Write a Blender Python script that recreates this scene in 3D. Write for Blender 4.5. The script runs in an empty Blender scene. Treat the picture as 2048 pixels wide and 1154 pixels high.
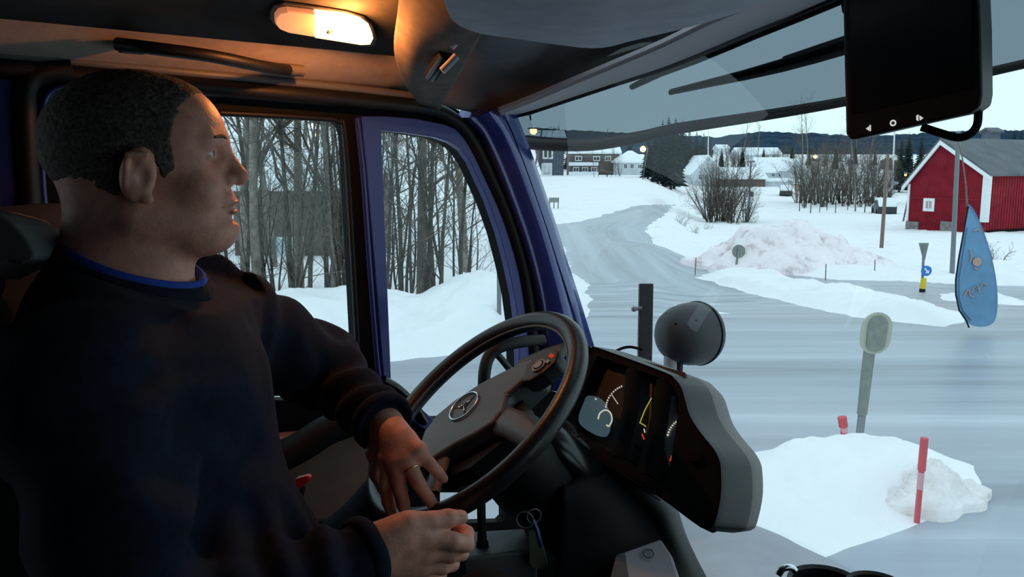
import bpy, bmesh, math, random
import numpy as np
from mathutils import Vector, Matrix, geometry

# ------------------------------------------------------------------ camera, sky, light, exposure
SC = bpy.context.scene
C = SC.collection
H = 2.45                                   # eye height above the road, metres
FPX = 1704.0                               # focal length for a 2048 px wide frame
PIT = math.radians(8.3)
YAW = math.radians(50.0)                   # camera looks 50 degrees left of the truck's forward axis (+Y)
FH = np.array([-math.sin(YAW), math.cos(YAW), 0.0])
RR = np.array([math.cos(YAW), math.sin(YAW), 0.0])
FV = FH * math.cos(PIT) + np.array([0, 0, -math.sin(PIT)])
UV = np.cross(RR, FV)
CAM = np.array([0.0, 0.0, H])

cd = bpy.data.cameras.new('camera')
cd.sensor_width = 36.0
cd.lens = 36.0 * FPX / 2048.0
cd.clip_start = 0.02
cd.clip_end = 4000
cam = bpy.data.objects.new('camera', cd)
C.objects.link(cam)
cam.location = CAM
cam.matrix_world = Matrix(((RR[0], UV[0], -FV[0], CAM[0]), (RR[1], UV[1], -FV[1], CAM[1]), (RR[2], UV[2], -FV[2], CAM[2]), (0, 0, 0, 1)))
SC.camera = cam

SC.view_settings.view_transform = 'Standard'
SC.view_settings.look = 'None'
SC.view_settings.gamma = 1.0
SC.view_settings.exposure = 0.0
SC.view_settings.use_curve_mapping = False

world = bpy.data.worlds.new('dusk_sky')
SC.world = world
world.use_nodes = True
_wn = world.node_tree
_wn.nodes.clear()
_o = _wn.nodes.new('ShaderNodeOutputWorld')
_b = _wn.nodes.new('ShaderNodeBackground')
_t = _wn.nodes.new('ShaderNodeTexCoord')
_s = _wn.nodes.new('ShaderNodeSeparateXYZ')
_r = _wn.nodes.new('ShaderNodeValToRGB')
_r.color_ramp.elements[0].position = 0.0
_r.color_ramp.elements[0].color = (0.70, 0.965, 0.975, 1)
_r.color_ramp.elements[1].position = 0.7
_r.color_ramp.elements[1].color = (0.66, 0.86, 0.97, 1)
_wn.links.new(_t.outputs['Generated'], _s.inputs[0])
_wn.links.new(_s.outputs['Z'], _r.inputs[0])
_wn.links.new(_r.outputs[0], _b.inputs[0])
_wn.links.new(_b.outputs[0], _o.inputs[0])
_b.inputs['Strength'].default_value = 1.22

SC.cycles.max_bounces = 10
SC.cycles.transparent_max_bounces = 24
SC.cycles.sample_clamp_indirect = 4.0

# ------------------------------------------------------------------ projection helpers (pixels of the photograph -> real points)
def ray(px, py):
    v = FV + (px - 1024) / FPX * RR - (py - 577) / FPX * UV
    return v

def P(px, py, depth):
    return CAM + ray(px, py) * depth

def on_plane(px, py, p0, n):
    d = ray(px, py)
    t = np.dot(np.asarray(p0) - CAM, n) / np.dot(d, n)
    return CAM + d * t

def at_fwd(px, py, d):
    v = ray(px, py)
    return CAM + v * (d / np.dot(v, FH))

def smooth01(t):
    t = np.clip(t, 0, 1)
    return t * t * (3 - 2 * t)

# ------------------------------------------------------------------ noise
_rng0 = np.random.default_rng(11)
_LAT = _rng0.random((64, 64, 64)).astype(np.float32)
def vnoise(x, y, z):
    xi = np.floor(x).astype(int); yi = np.floor(y).astype(int); zi = np.floor(z).astype(int)
    fx = x - xi; fy = y - yi; fz = z - zi
    fx = fx * fx * (3 - 2 * fx); fy = fy * fy * (3 - 2 * fy); fz = fz * fz * (3 - 2 * fz)
    def L(a, b, c): return _LAT[(xi + a) & 63, (yi + b) & 63, (zi + c) & 63]
    c00 = L(0,0,0) * (1 - fx) + L(1,0,0) * fx
    c10 = L(0,1,0) * (1 - fx) + L(1,1,0) * fx
    c01 = L(0,0,1) * (1 - fx) + L(1,0,1) * fx
    c11 = L(0,1,1) * (1 - fx) + L(1,1,1) * fx
    c0 = c00 * (1 - fy) + c10 * fy
    c1 = c01 * (1 - fy) + c11 * fy
    return (c0 * (1 - fz) + c1 * fz) * 2 - 1
def fbm(x, y, z=0.0, oct=3):
    z = np.zeros_like(x) + z
    a = 1.0; s = 0
    for i in range(oct):
        s = s + a * vnoise(x, y, z)
        x = x * 2.03 + 7.1; y = y * 2.03 + 3.7; z = z * 2.03 + 1.3
        a *= 0.5
    return s

# ------------------------------------------------------------------ materials
def mat(name, col, rough=0.6, metal=0.0, spec=0.5, var=0.0, vscale=20.0, bump=0.0, bscale=80.0, coat=0.0, emit=None, estr=0.0, sss=0.0, col2=None, sheen=0.0):
    m = bpy.data.materials.new(name)
    m.use_nodes = True
    nt = m.node_tree
    b = nt.nodes['Principled BSDF']
    b.inputs['Base Color'].default_value = (*col, 1)
    b.inputs['Roughness'].default_value = rough
    b.inputs['Metallic'].default_value = metal
    b.inputs['Specular IOR Level'].default_value = spec
    b.inputs['Coat Weight'].default_value = coat
    b.inputs['Coat Roughness'].default_value = 0.08
    b.inputs['Sheen Weight'].default_value = sheen
    if sss:
        b.inputs['Subsurface Weight'].default_value = sss
        b.inputs['Subsurface Radius'].default_value = (0.012, 0.005, 0.003)
        b.inputs['Subsurface Scale'].default_value = 1.0
    if emit is not None:
        b.inputs['Emission Color'].default_value = (*emit, 1)
        b.inputs['Emission Strength'].default_value = estr
    tc = nt.nodes.new('ShaderNodeTexCoord')
    if var > 0 or col2 is not None:
        n = nt.nodes.new('ShaderNodeTexNoise')
        n.inputs['Scale'].default_value = vscale
        n.inputs['Detail'].default_value = 4
        nt.links.new(tc.outputs['Object'], n.inputs['Vector'])
        r = nt.nodes.new('ShaderNodeValToRGB')
        c2 = col2 if col2 is not None else tuple(min(1, c * (1 + var)) for c in col)
        c1 = col if col2 is not None else tuple(c * (1 - var) for c in col)
        r.color_ramp.elements[0].position = 0.35
        r.color_ramp.elements[0].color = (*c1, 1)
        r.color_ramp.elements[1].position = 0.65
        r.color_ramp.elements[1].color = (*c2, 1)
        nt.links.new(n.outputs['Fac'], r.inputs[0])
        nt.links.new(r.outputs[0], b.inputs['Base Color'])
    if bump > 0:
        n2 = nt.nodes.new('ShaderNodeTexNoise')
        n2.inputs['Scale'].default_value = bscale
        n2.inputs['Detail'].default_value = 5
        nt.links.new(tc.outputs['Object'], n2.inputs['Vector'])
        bp = nt.nodes.new('ShaderNodeBump')
        bp.inputs['Strength'].default_value = bump
        bp.inputs['Distance'].default_value = 0.02
        nt.links.new(n2.outputs['Fac'], bp.inputs['Height'])
        nt.links.new(bp.outputs[0], b.inputs['Normal'])
    return m

def emat(name, col, s):
    m = bpy.data.materials.new(name)
    m.use_nodes = True
    nt = m.node_tree
    nt.nodes.clear()
    o = nt.nodes.new('ShaderNodeOutputMaterial')
    e = nt.nodes.new('ShaderNodeEmission')
    e.inputs[0].default_value = (*col, 1)
    e.inputs[1].default_value = s
    nt.links.new(e.outputs[0], o.inputs[0])
    return m

def glassmat(name, tint, refl=1.0, rough=0.0):
    m = bpy.data.materials.new(name)
    m.use_nodes = True
    nt = m.node_tree
    nt.nodes.clear()
    o = nt.nodes.new('ShaderNodeOutputMaterial')
    mx = nt.nodes.new('ShaderNodeMixShader')
    tr = nt.nodes.new('ShaderNodeBsdfTransparent')
    gl = nt.nodes.new('ShaderNodeBsdfGlossy')
    fr = nt.nodes.new('ShaderNodeLayerWeight')
    pw = nt.nodes.new('ShaderNodeMath')
    pw.operation = 'POWER'
    pw.inputs[1].default_value = 5.0
    mu = nt.nodes.new('ShaderNodeMath')
    mu.operation = 'MULTIPLY_ADD'
    mu.inputs[1].default_value = refl * 0.92
    mu.inputs[2].default_value = refl * 0.075
    tr.inputs[0].default_value = (*tint, 1)
    gl.inputs['Roughness'].default_value = rough
    gl.inputs['Color'].default_value = (1, 1, 1, 1)
    nt.links.new(fr.outputs['Facing'], pw.inputs[0])
    nt.links.new(pw.outputs[0], mu.inputs[0])
    nt.links.new(mu.outputs[0], mx.inputs[0])
    nt.links.new(tr.outputs[0], mx.inputs[1])
    nt.links.new(gl.outputs[0], mx.inputs[2])
    nt.links.new(mx.outputs[0], o.inputs[0])
    return m

M = {}
M['blue_paint'] = mat('blue_paint', (0.018, 0.026, 0.165), 0.34, 0.2, 0.3, coat=0.25)
M['rubber'] = mat('black_rubber', (0.0035, 0.0035, 0.0048), 0.7, spec=0.10, var=0.2)
M['black'] = mat('black_plastic', (0.0045, 0.0045, 0.006), 0.5, spec=0.25, var=0.2)
M['black_gloss'] = mat('black_gloss', (0.006, 0.006, 0.008), 0.22, spec=0.5)
M['dark'] = mat('dark_grey_plastic', (0.028, 0.029, 0.034), 0.5, spec=0.4, var=0.15, bump=0.05, bscale=400)
M['grey'] = mat('grey_plastic', (0.085, 0.087, 0.10), 0.5, spec=0.45, var=0.1, bump=0.05, bscale=400)
M['hood'] = mat('hood_grey', (0.022, 0.023, 0.029), 0.45, spec=0.25, var=0.08)
M['dash'] = mat('dash_vinyl', (0.33, 0.345, 0.41), 0.34, spec=0.5, var=0.05)
M['shell'] = mat('shell_grey', (0.15, 0.135, 0.135), 0.5, spec=0.4)
M['pillar_highlight_blue'] = mat('pillar_highlight_blue', (0.030, 0.045, 0.23), 0.22, 0.25, 0.5, coat=1.0)  # body blue lightened to carry the sky highlight along the pillar
M['lightgrey'] = mat('light_grey_plastic', (0.26, 0.27, 0.31), 0.42, spec=0.5, var=0.06)
M['liner'] = mat('headliner_fabric', (0.11, 0.098, 0.09), 0.9, spec=0.2, var=0.12, vscale=40, bump=0.1, bscale=600)
M['liner_dark'] = mat('ceiling_fabric', (0.030, 0.028, 0.027), 0.9, spec=0.2, var=0.12, vscale=40, bump=0.1, bscale=600)  # headliner copy darkened for the ceiling the lamp hardly reaches
M['liner_lamplit'] = mat('lamplit_lining', (0.30, 0.26, 0.235), 0.85, spec=0.2, var=0.08, vscale=40)  # headliner lightened to carry the dome lamp's glow on the sloping strip
M['visor'] = mat('sun_visor_vinyl', (0.36, 0.37, 0.43), 0.6, spec=0.3, var=0.08)
M['under'] = mat('overhead_lining', (0.085, 0.087, 0.098), 0.7, spec=0.3, var=0.1)
M['rim'] = mat('header_rim', (0.38, 0.36, 0.39), 0.6, spec=0.3)
M['panel'] = mat('door_panel_lamplit', (0.15, 0.075, 0.052), 0.6, spec=0.3, var=0.1)  # vinyl coloured red-brown to carry the dome lamp's orange light
M['chrome'] = mat('chrome', (0.75, 0.76, 0.78), 0.15, 1.0)
M['steel'] = mat('painted_steel', (0.20, 0.21, 0.23), 0.45, 0.4)
M['wheel'] = mat('steering_wheel_grip', (0.014, 0.014, 0.017), 0.36, spec=0.5, var=0.2, bump=0.05, bscale=300)
M['hub'] = mat('steering_wheel_pad', (0.060, 0.064, 0.078), 0.45, spec=0.5, var=0.06)
M['seat'] = mat('seat_fabric', (0.014, 0.014, 0.017), 0.9, spec=0.2, var=0.2, bump=0.1, bscale=300)
M['seatgrey'] = mat('seat_grey_shell', (0.11, 0.12, 0.14), 0.6, spec=0.3)
M['skin'] = mat('skin', (0.60, 0.275, 0.205), 0.5, spec=0.35, var=0.12, vscale=55, bump=0.08, bscale=260, sss=0.08)
M['hair'] = mat('cropped_grey_hair', (0.085, 0.072, 0.062), 0.8, spec=0.25, var=0.5, vscale=220, bump=0.3, bscale=420)
M['sweater'] = mat('navy_sweater', (0.0055, 0.0085, 0.021), 0.9, spec=0.15, var=0.25, vscale=70, bump=0.12, bscale=500, sheen=0.02)
M['tshirt'] = mat('blue_tshirt', (0.02, 0.06, 0.36), 0.85, spec=0.2, var=0.1)
M['trousers'] = mat('black_trousers', (0.010, 0.011, 0.015), 0.9, spec=0.15, var=0.2)
M['shoe'] = mat('black_leather', (0.01, 0.01, 0.01), 0.5)
M['eye'] = mat('eye_white', (0.5, 0.46, 0.44), 0.15, spec=0.6)
M['iris'] = mat('iris', (0.03, 0.04, 0.05), 0.1, spec=0.6)
M['lip'] = mat('lips', (0.42, 0.16, 0.13), 0.45, sss=0.05)
M['nail'] = mat('fingernail', (0.58, 0.33, 0.26), 0.3, spec=0.5)
M['gold'] = mat('gold_ring', (0.85, 0.62, 0.28), 0.2, 1.0)
M['red'] = mat('red_buckle_glow', (0.5, 0.01, 0.02), 0.4, emit=(0.6, 0.01, 0.03), estr=0.03)  # slight glow given to the buckle, which holds no lamp
M['belt'] = mat('seat_belt_webbing', (0.03, 0.024, 0.02), 0.8)
M['glass'] = glassmat('window_glass', (0.95, 0.97, 0.97), 0.65)
M['side_glass'] = glassmat('side_window_glass', (0.93, 0.955, 0.96), 0.18)
M['smoke'] = glassmat('smoked_acrylic', (0.205, 0.235, 0.275), 0.25)
M['lip_edge'] = mat('visor_lip', (0.045, 0.036, 0.036), 0.5)
M['screen'] = mat('display_screen', (0.02, 0.03, 0.035), 0.25, emit=(0.14, 0.26, 0.32), estr=0.25)
M['white_e'] = emat('lit_white', (0.95, 0.93, 0.88), 0.62)
M['dial_e'] = emat('lit_dial_marks', (0.8, 0.78, 0.65), 0.7)
M['yellow_e'] = emat('lit_yellow_marks', (0.6, 0.55, 0.10), 0.6)
M['red_e'] = emat('lit_red_marks', (0.8, 0.08, 0.04), 0.5)
M['dialface'] = mat('dial_face', (0.010, 0.011, 0.013), 0.5, spec=0.2)
M['lamp_on'] = emat('lamp_lens_lit', (1.0, 0.66, 0.26), 4.0)
M['lamp_dim'] = mat('lamp_lens_dim_glow', (0.75, 0.42, 0.30), 0.3, emit=(1.0, 0.32, 0.13), estr=0.42)  # lens half without the bulb, given a dim glow as emission
M['green'] = mat('dull_green_tag', (0.07, 0.085, 0.05), 0.6)
M['paper'] = mat('pale_panel', (0.36, 0.335, 0.36), 0.6)
# outdoors
M['bark'] = mat('bark', (0.075, 0.066, 0.058), 0.95, spec=0.1, var=0.35, vscale=9, bump=0.3, bscale=30)
M['twig'] = mat('twigs', (0.135, 0.115, 0.098), 0.95, spec=0.1, var=0.3, vscale=3)
M['birch'] = mat('pale_bark', (0.23, 0.20, 0.17), 0.9, spec=0.1, var=0.3, vscale=9)
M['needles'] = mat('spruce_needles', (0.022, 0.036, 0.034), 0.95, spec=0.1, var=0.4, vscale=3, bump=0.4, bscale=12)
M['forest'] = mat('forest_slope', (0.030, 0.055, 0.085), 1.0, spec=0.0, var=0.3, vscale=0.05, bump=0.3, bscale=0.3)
M['barnred'] = mat('barn_red_boards', (0.27, 0.016, 0.03), 0.8, spec=0.2, var=0.15, vscale=2)
M['white'] = mat('white_paint', (0.78, 0.80, 0.82), 0.6, var=0.05)
M['slate'] = mat('dark_slate', (0.115, 0.125, 0.14), 0.8, var=0.15, vscale=1)
M['stone'] = mat('foundation_stone', (0.20, 0.19, 0.19), 0.9, var=0.3, vscale=5)
M['snowroof'] = mat('roof_snow', (0.88, 0.92, 0.95), 0.8, spec=0.1, var=0.03)
M['darkhouse'] = mat('dark_grey_boards', (0.085, 0.10, 0.13), 0.8, var=0.12, vscale=1)
M['redhouse'] = mat('lamplit_red_boards', (0.20, 0.095, 0.085), 0.8, var=0.12, vscale=1)  # red boards with the street lamp's orange warmth mixed into the colour
M['brownhouse'] = mat('brown_boards', (0.13, 0.10, 0.09), 0.8, var=0.2, vscale=1)
M['palehouse'] = mat('pale_boards', (0.58, 0.62, 0.66), 0.8, var=0.08, vscale=1)
M['winpane'] = mat('house_window_pane', (0.05, 0.06, 0.075), 0.2)
M['palepanel'] = mat('pale_blue_door', (0.50, 0.62, 0.68), 0.7, var=0.12, vscale=3)
M['signback'] = mat('sign_back_grey', (0.22, 0.235, 0.21), 0.6, var=0.1)
M['signcream'] = mat('sign_cream_edge', (0.45, 0.45, 0.37), 0.6)
M['post'] = mat('grey_post', (0.22, 0.23, 0.24), 0.6, 0.2)
M['wood'] = mat('brown_pole', (0.20, 0.13, 0.11), 0.8, var=0.2)
M['stake'] = mat('red_stake', (0.62, 0.09, 0.11), 0.6)
M['stakeband'] = mat('stake_band', (0.70, 0.36, 0.38), 0.6)
M['flag'] = mat('blue_flag_cloth', (0.15, 0.30, 0.48), 0.8, var=0.10, vscale=3)
M['flagmark'] = mat('orange_print', (0.50, 0.33, 0.27), 0.8)
M['flaglight'] = mat('pale_blue_print', (0.16, 0.32, 0.52), 0.8)
M['signblue'] = mat('sign_blue', (0.02, 0.20, 0.62), 0.5)
M['yellow'] = mat('yellow_sleeve', (0.75, 0.55, 0.02), 0.5)
M['carpaint'] = mat('dark_car_paint', (0.03, 0.035, 0.045), 0.35)
M['lamp_street'] = emat('street_lamp_glow', (1.0, 0.55, 0.16), 14.0)
M['lamp_white'] = emat('street_lamp_white_glow', (1.0, 0.88, 0.62), 12.0)
M['lamp_red'] = emat('orange_window_glow', (1.0, 0.38, 0.10), 4.0)

def snowmat(name, c1, c2, c3, vs):
    m = bpy.data.materials.new(name)
    m.use_nodes = True
    nt = m.node_tree
    b = nt.nodes['Principled BSDF']
    b.inputs['Roughness'].default_value = 0.75
    b.inputs['Specular IOR Level'].default_value = 0.15
    tc = nt.nodes.new('ShaderNodeTexCoord')
    n = nt.nodes.new('ShaderNodeTexNoise')
    n.inputs['Scale'].default_value = vs
    n.inputs['Detail'].default_value = 7
    n.inputs['Roughness'].default_value = 0.65
    r = nt.nodes.new('ShaderNodeValToRGB')
    e = r.color_ramp.elements
    e[0].position = 0.30; e[0].color = (*c3, 1)
    e[1].position = 0.62; e[1].color = (*c1, 1)
    k = e.new(0.45); k.color = (*c2, 1)
    bp = nt.nodes.new('ShaderNodeBump')
    bp.inputs['Strength'].default_value = 0.35
    bp.inputs['Distance'].default_value = 0.08
    nt.links.new(tc.outputs['Object'], n.inputs['Vector'])
    nt.links.new(n.outputs['Fac'], r.inputs[0])
    nt.links.new(r.outputs[0], b.inputs['Base Color'])
    nt.links.new(n.outputs['Fac'], bp.inputs['Height'])
    nt.links.new(bp.outputs[0], b.inputs['Normal'])
    return m
M['snow'] = snowmat('snow', (0.96, 0.945, 0.95), (0.935, 0.92, 0.935), (0.86, 0.85, 0.87), 0.9)
M['dirtysnow'] = snowmat('dirty_snow', (0.98, 0.89, 0.91), (0.93, 0.82, 0.84), (0.55, 0.45, 0.46), 2.2)
M['greysnow'] = snowmat('grey_snow', (0.94, 0.89, 0.89), (0.82, 0.75, 0.74), (0.50, 0.44, 0.42), 4.0)

def roadmat():
    m = bpy.data.materials.new('icy_road')
    m.use_nodes = True
    nt = m.node_tree
    b = nt.nodes['Principled BSDF']
    b.inputs['Roughness'].default_value = 0.42
    b.inputs['Specular IOR Level'].default_value = 0.35
    at = nt.nodes.new('ShaderNodeAttribute')
    at.attribute_name = 'track'
    mp = nt.nodes.new('ShaderNodeMapping')
    mp.inputs['Scale'].default_value = (0.30, 0.035, 1.0)
    n = nt.nodes.new('ShaderNodeTexNoise')
    n.inputs['Scale'].default_value = 1.6
    n.inputs['Detail'].default_value = 6
    n.inputs['Roughness'].default_value = 0.6
    nt.links.new(at.outputs['Vector'], mp.inputs['Vector'])
    nt.links.new(mp.outputs[0], n.inputs['Vector'])
    r = nt.nodes.new('ShaderNodeValToRGB')
    e = r.color_ramp.elements
    e[0].position = 0.34; e[0].color = (0.25, 0.27, 0.31, 1)
    e[1].position = 0.66; e[1].color = (0.54, 0.59, 0.66, 1)
    k = e.new(0.46); k.color = (0.35, 0.385, 0.445, 1)
    k = e.new(0.58); k.color = (0.41, 0.45, 0.515, 1)
    nt.links.new(n.outputs['Fac'], r.inputs[0])
    # sand and grit worn into the ice
    tc = nt.nodes.new('ShaderNodeTexCoord')
    n3 = nt.nodes.new('ShaderNodeTexNoise')
    n3.inputs['Scale'].default_value = 0.16
    n3.inputs['Detail'].default_value = 5
    nt.links.new(tc.outputs['Object'], n3.inputs['Vector'])
    r3 = nt.nodes.new('ShaderNodeValToRGB')
    r3.color_ramp.elements[0].position = 0.44
    r3.color_ramp.elements[0].color = (0, 0, 0, 1)
    r3.color_ramp.elements[1].position = 0.70
    r3.color_ramp.elements[1].color = (0.75, 0.75, 0.75, 1)
    nt.links.new(n3.outputs['Fac'], r3.inputs[0])
    mx = nt.nodes.new('ShaderNodeMixRGB')
    mx.inputs[2].default_value = (0.46, 0.42, 0.44, 1)
    nt.links.new(r3.outputs[0], mx.inputs[0])
    nt.links.new(r.outputs[0], mx.inputs[1])
    nt.links.new(mx.outputs[0], b.inputs['Base Color'])
    bp = nt.nodes.new('ShaderNodeBump')
    bp.inputs['Strength'].default_value = 0.15
    bp.inputs['Distance'].default_value = 0.04
    nt.links.new(n.outputs['Fac'], bp.inputs['Height'])
    nt.links.new(bp.outputs[0], b.inputs['Normal'])
    return m
M['road'] = roadmat()

# ------------------------------------------------------------------ mesh builder
ORIG = {}
def _loc(parent):
    return ORIG[parent.name] if parent is not None else np.zeros(3)

def mesh_obj(name, V, Fc, m, parent=None, loc=None, smooth=True):
    V = np.asarray(V, float)
    base = _loc(parent) if parent is not None else (np.asarray(loc, float) if loc is not None else np.zeros(3))
    me = bpy.data.meshes.new(name)
    if isinstance(Fc, np.ndarray):
        Fc = Fc.tolist()
    me.from_pydata((V - base).tolist(), [], Fc)
    me.validate()
    me.update()
    if smooth:
        me.polygons.foreach_set('use_smooth', np.ones(len(me.polygons), bool))
    for mm in (m if isinstance(m, (list, tuple)) else [m]):
        me.materials.append(mm)
    o = bpy.data.objects.new(name, me)
    C.objects.link(o)
    if parent is not None:
        o.parent = parent
        ORIG[o.name] = ORIG[parent.name]
    else:
        o.location = base
        ORIG[o.name] = base
    return o

def tag(o, label, cat, group=None, kind=None):
    if label: o['label'] = label
    if cat: o['category'] = cat
    if group: o['group'] = group
    if kind: o['kind'] = kind
    return o

def struct(o, label=None):
    o['kind'] = 'structure'
    if label: o['label'] = label
    return o

def empty(name, loc, label, cat, group=None, kind=None):
    o = bpy.data.objects.new(name, None)
    o.empty_display_size = 0.1
    C.objects.link(o)
    o.location = loc
    ORIG[o.name] = np.asarray(loc, float)
    tag(o, label, cat, group, kind)
    return o

def frame_of(d):
    d = np.asarray(d, float); d = d / (np.linalg.norm(d) + 1e-12)
    a = np.array([0, 0, 1.0]) if abs(d[2]) < 0.9 else np.array([1.0, 0, 0])
    u = np.cross(a, d); u /= np.linalg.norm(u)
    v = np.cross(d, u)
    return u, v

class MB:
    def __init__(s):
        s.v = []; s.f = []
    def add(s, V, Fc):
        b = len(s.v)
        s.v.extend([tuple(map(float, p)) for p in V])
        s.f.extend([tuple(i + b for i in f) for f in Fc])
        return s
    def box(s, c, size, ax=None):
        c = np.asarray(c, float); h = np.asarray(size, float) / 2
        A = np.eye(3) if ax is None else np.asarray(ax, float)
        V = [c + A[0] * x * h[0] + A[1] * y * h[1] + A[2] * z * h[2] for x in (-1, 1) for y in (-1, 1) for z in (-1, 1)]
        return s.add(V, [(0,1,3,2),(4,6,7,5),(0,4,5,1),(2,3,7,6),(0,2,6,4),(1,5,7,3)])
    def tube(s, pts, r, n=8, cap=True, up=None, sx=1.0, sy=1.0):
        pts = [np.asarray(p, float) for p in pts]
        k = len(pts)
        rs = r if hasattr(r, '__len__') else [r] * k
        V = []; Fc = []
        u = None
        for i, p in enumerate(pts):
            d = pts[min(i + 1, k - 1)] - pts[max(i - 1, 0)]
            d = d / (np.linalg.norm(d) + 1e-12)
            if up is not None:
                uu = np.cross(up, d); uu /= np.linalg.norm(uu) + 1e-12
                u = uu; w = np.cross(d, u)
            elif u is None:
                u, w = frame_of(d)
            else:
                u = u - d * np.dot(u, d); u /= np.linalg.norm(u) + 1e-12
                w = np.cross(d, u)
            for j in range(n):
                a = 2 * math.pi * j / n
                V.append(p + rs[i] * (sx * math.cos(a) * u + sy * math.sin(a) * w))
        for i in range(k - 1):
            for j in range(n):
                j2 = (j + 1) % n
                Fc.append((i * n + j, i * n + j2, (i + 1) * n + j2, (i + 1) * n + j))
        if cap:
            Fc.append(tuple(range(n - 1, -1, -1)))
            Fc.append(tuple((k - 1) * n + j for j in range(n)))
        return s.add(V, Fc)
    def ring(s, c, n, R, r, k=64, m=12, a0=0.0, a1=2 * math.pi, e1=None, sx=1.0, sy=1.0):
        n = np.asarray(n, float); n = n / np.linalg.norm(n)
        if e1 is None: e1, e2 = frame_of(n)
        else:
            e1 = np.asarray(e1, float); e2 = np.cross(n, e1)
        full = abs(a1 - a0 - 2 * math.pi) < 1e-6
        cnt = k if full else k + 1
        V = []; Fc = []
        for i in range(cnt):
            a = a0 + (a1 - a0) * i / k
            q = math.cos(a) * e1 + math.sin(a) * e2
            for j in range(m):
                b = 2 * math.pi * j / m
                V.append(np.asarray(c) + q * (R + sx * r * math.cos(b)) + n * (sy * r * math.sin(b)))
        for i in range(k):
            i2 = (i + 1) % cnt
            for j in range(m):
                j2 = (j + 1) % m
                Fc.append((i * m + j, i2 * m + j, i2 * m + j2, i * m + j2))
        if not full:
            Fc.append(tuple(range(m))); Fc.append(tuple(k * m + j for j in range(m - 1, -1, -1)))
        return s.add(V, Fc)
    def lathe(s, c, n, prof, k=32, e1=None):
        n = np.asarray(n, float); n = n / np.linalg.norm(n)
        e1, e2 = frame_of(n)
        V = []; Fc = []
        for (r, h) in prof:
            for j in range(k):
                a = 2 * math.pi * j / k
                V.append(np.asarray(c) + n * h + r * (math.cos(a) * e1 + math.sin(a) * e2))
        for i in range(len(prof) - 1):
            for j in range(k):
                j2 = (j + 1) % k
                Fc.append((i * k + j, i * k + j2, (i + 1) * k + j2, (i + 1) * k + j))
        Fc.append(tuple(range(k - 1, -1, -1)))
        Fc.append(tuple((len(prof) - 1) * k + j for j in range(k)))
        return s.add(V, Fc)
    def ball(s, c, r, n=12, ax=None):
        r = np.asarray([r] * 3 if not hasattr(r, '__len__') else r, float)
        A = np.eye(3) if ax is None else np.asarray(ax, float)
        V = []; Fc = []
        m = n // 2
        for i in range(m + 1):
            t = math.pi * i / m
            for j in range(n):
                a = 2 * math.pi * j / n
                q = (math.sin(t) * math.cos(a) * r[0], math.sin(t) * math.sin(a) * r[1], math.cos(t) * r[2])
                V.append(np.asarray(c) + A[0] * q[0] + A[1] * q[1] + A[2] * q[2])
        for i in range(m):
            for j in range(n):
                j2 = (j + 1) % n
                Fc.append((i * n + j, (i + 1) * n + j, (i + 1) * n + j2, i * n + j2))
        return s.add(V, Fc)
    def plate(s, loops, off):
        """Solid plate from coplanar 3-D loops (first outer, then holes), thickened by the vector off."""
        off = np.asarray(off, float)
        loops = [[np.asarray(p, float) for p in l] for l in loops]
        n = off / np.linalg.norm(off)
        u, v = frame_of(n)
        flat = [[Vector((float(np.dot(p, u)), float(np.dot(p, v)), 0)) for p in l] for l in loops]
        tris = geometry.tessellate_polygon(flat)
        V = [p for l in loops for p in l]
        N = len(V)
        Fc = [tuple(t) for t in tris] + [tuple(i + N for i in reversed(t)) for t in tris]
        b = 0
        for l in loops:
            k = len(l)
            for i in range(k):
                j = (i + 1) % k
                Fc.append((b + i, b + j, N + b + j, N + b + i))
            b += k
        return s.add(V + [p + off for p in V], Fc)
    def grid(s, G, thick=0.0, close=True):
        """Surface from a rows x cols x 3 array; thick solidifies along the vertex normals."""
        G = np.asarray(G, float)
        r, c = G.shape[:2]
        du = np.gradient(G, axis=1); dv = np.gradient(G, axis=0)
        nn = np.cross(du, dv); nn /= np.linalg.norm(nn, axis=-1, keepdims=True) + 1e-12
        V = list(G.reshape(-1, 3)); Fc = []
        for i in range(r - 1):
            for j in range(c - 1):
                Fc.append((i * c + j, i * c + j + 1, (i + 1) * c + j + 1, (i + 1) * c + j))
        if thick:
            N = r * c
            V += list((G + nn * thick).reshape(-1, 3))
            Fc += [tuple(N + q for q in reversed(f)) for f in Fc]
            edge = [(0, j) for j in range(c)] + [(i, c - 1) for i in range(1, r)] + [(r - 1, j) for j in range(c - 2, -1, -1)] + [(i, 0) for i in range(r - 2, 0, -1)]
            ids = [i * c + j for i, j in edge]
            for a in range(len(ids)):
                b = (a + 1) % len(ids)
                Fc.append((ids[a], ids[b], N + ids[b], N + ids[a]))
        return s.add(V, Fc)
    def build(s, name, m, parent=None, loc=None, smooth=True, bevel=0.0, seg=2, autos=True):
        o = mesh_obj(name, s.v, s.f, m, parent, loc, smooth)
        bm = bmesh.new(); bm.from_mesh(o.data)
        bmesh.ops.recalc_face_normals(bm, faces=bm.faces)
        bm.to_mesh(o.data); bm.free()
        if bevel > 0:
            b = o.modifiers.new('bevel', 'BEVEL'); b.width = bevel; b.segments = seg; b.limit_method = 'ANGLE'; b.angle_limit = math.radians(40)
        if smooth and autos:
            try: o.data.set_sharp_from_angle(angle=math.radians(50))
            except Exception: pass
        return o

def catmull(pts, n):
    p = [np.asarray(q, float) for q in pts]
    p = [2 * p[0] - p[1]] + p + [2 * p[-1] - p[-2]]
    out = []
    segs = len(p) - 3
    for i in range(segs):
        for j in range(n):
            t = j / n
            a, b, c, d = p[i:i + 4]
            out.append(0.5 * (2 * b + (c - a) * t + (2 * a - 5 * b + 4 * c - d) * t * t + (3 * b - a - 3 * c + d) * t ** 3))
    out.append(p[-2])
    return out

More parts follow.
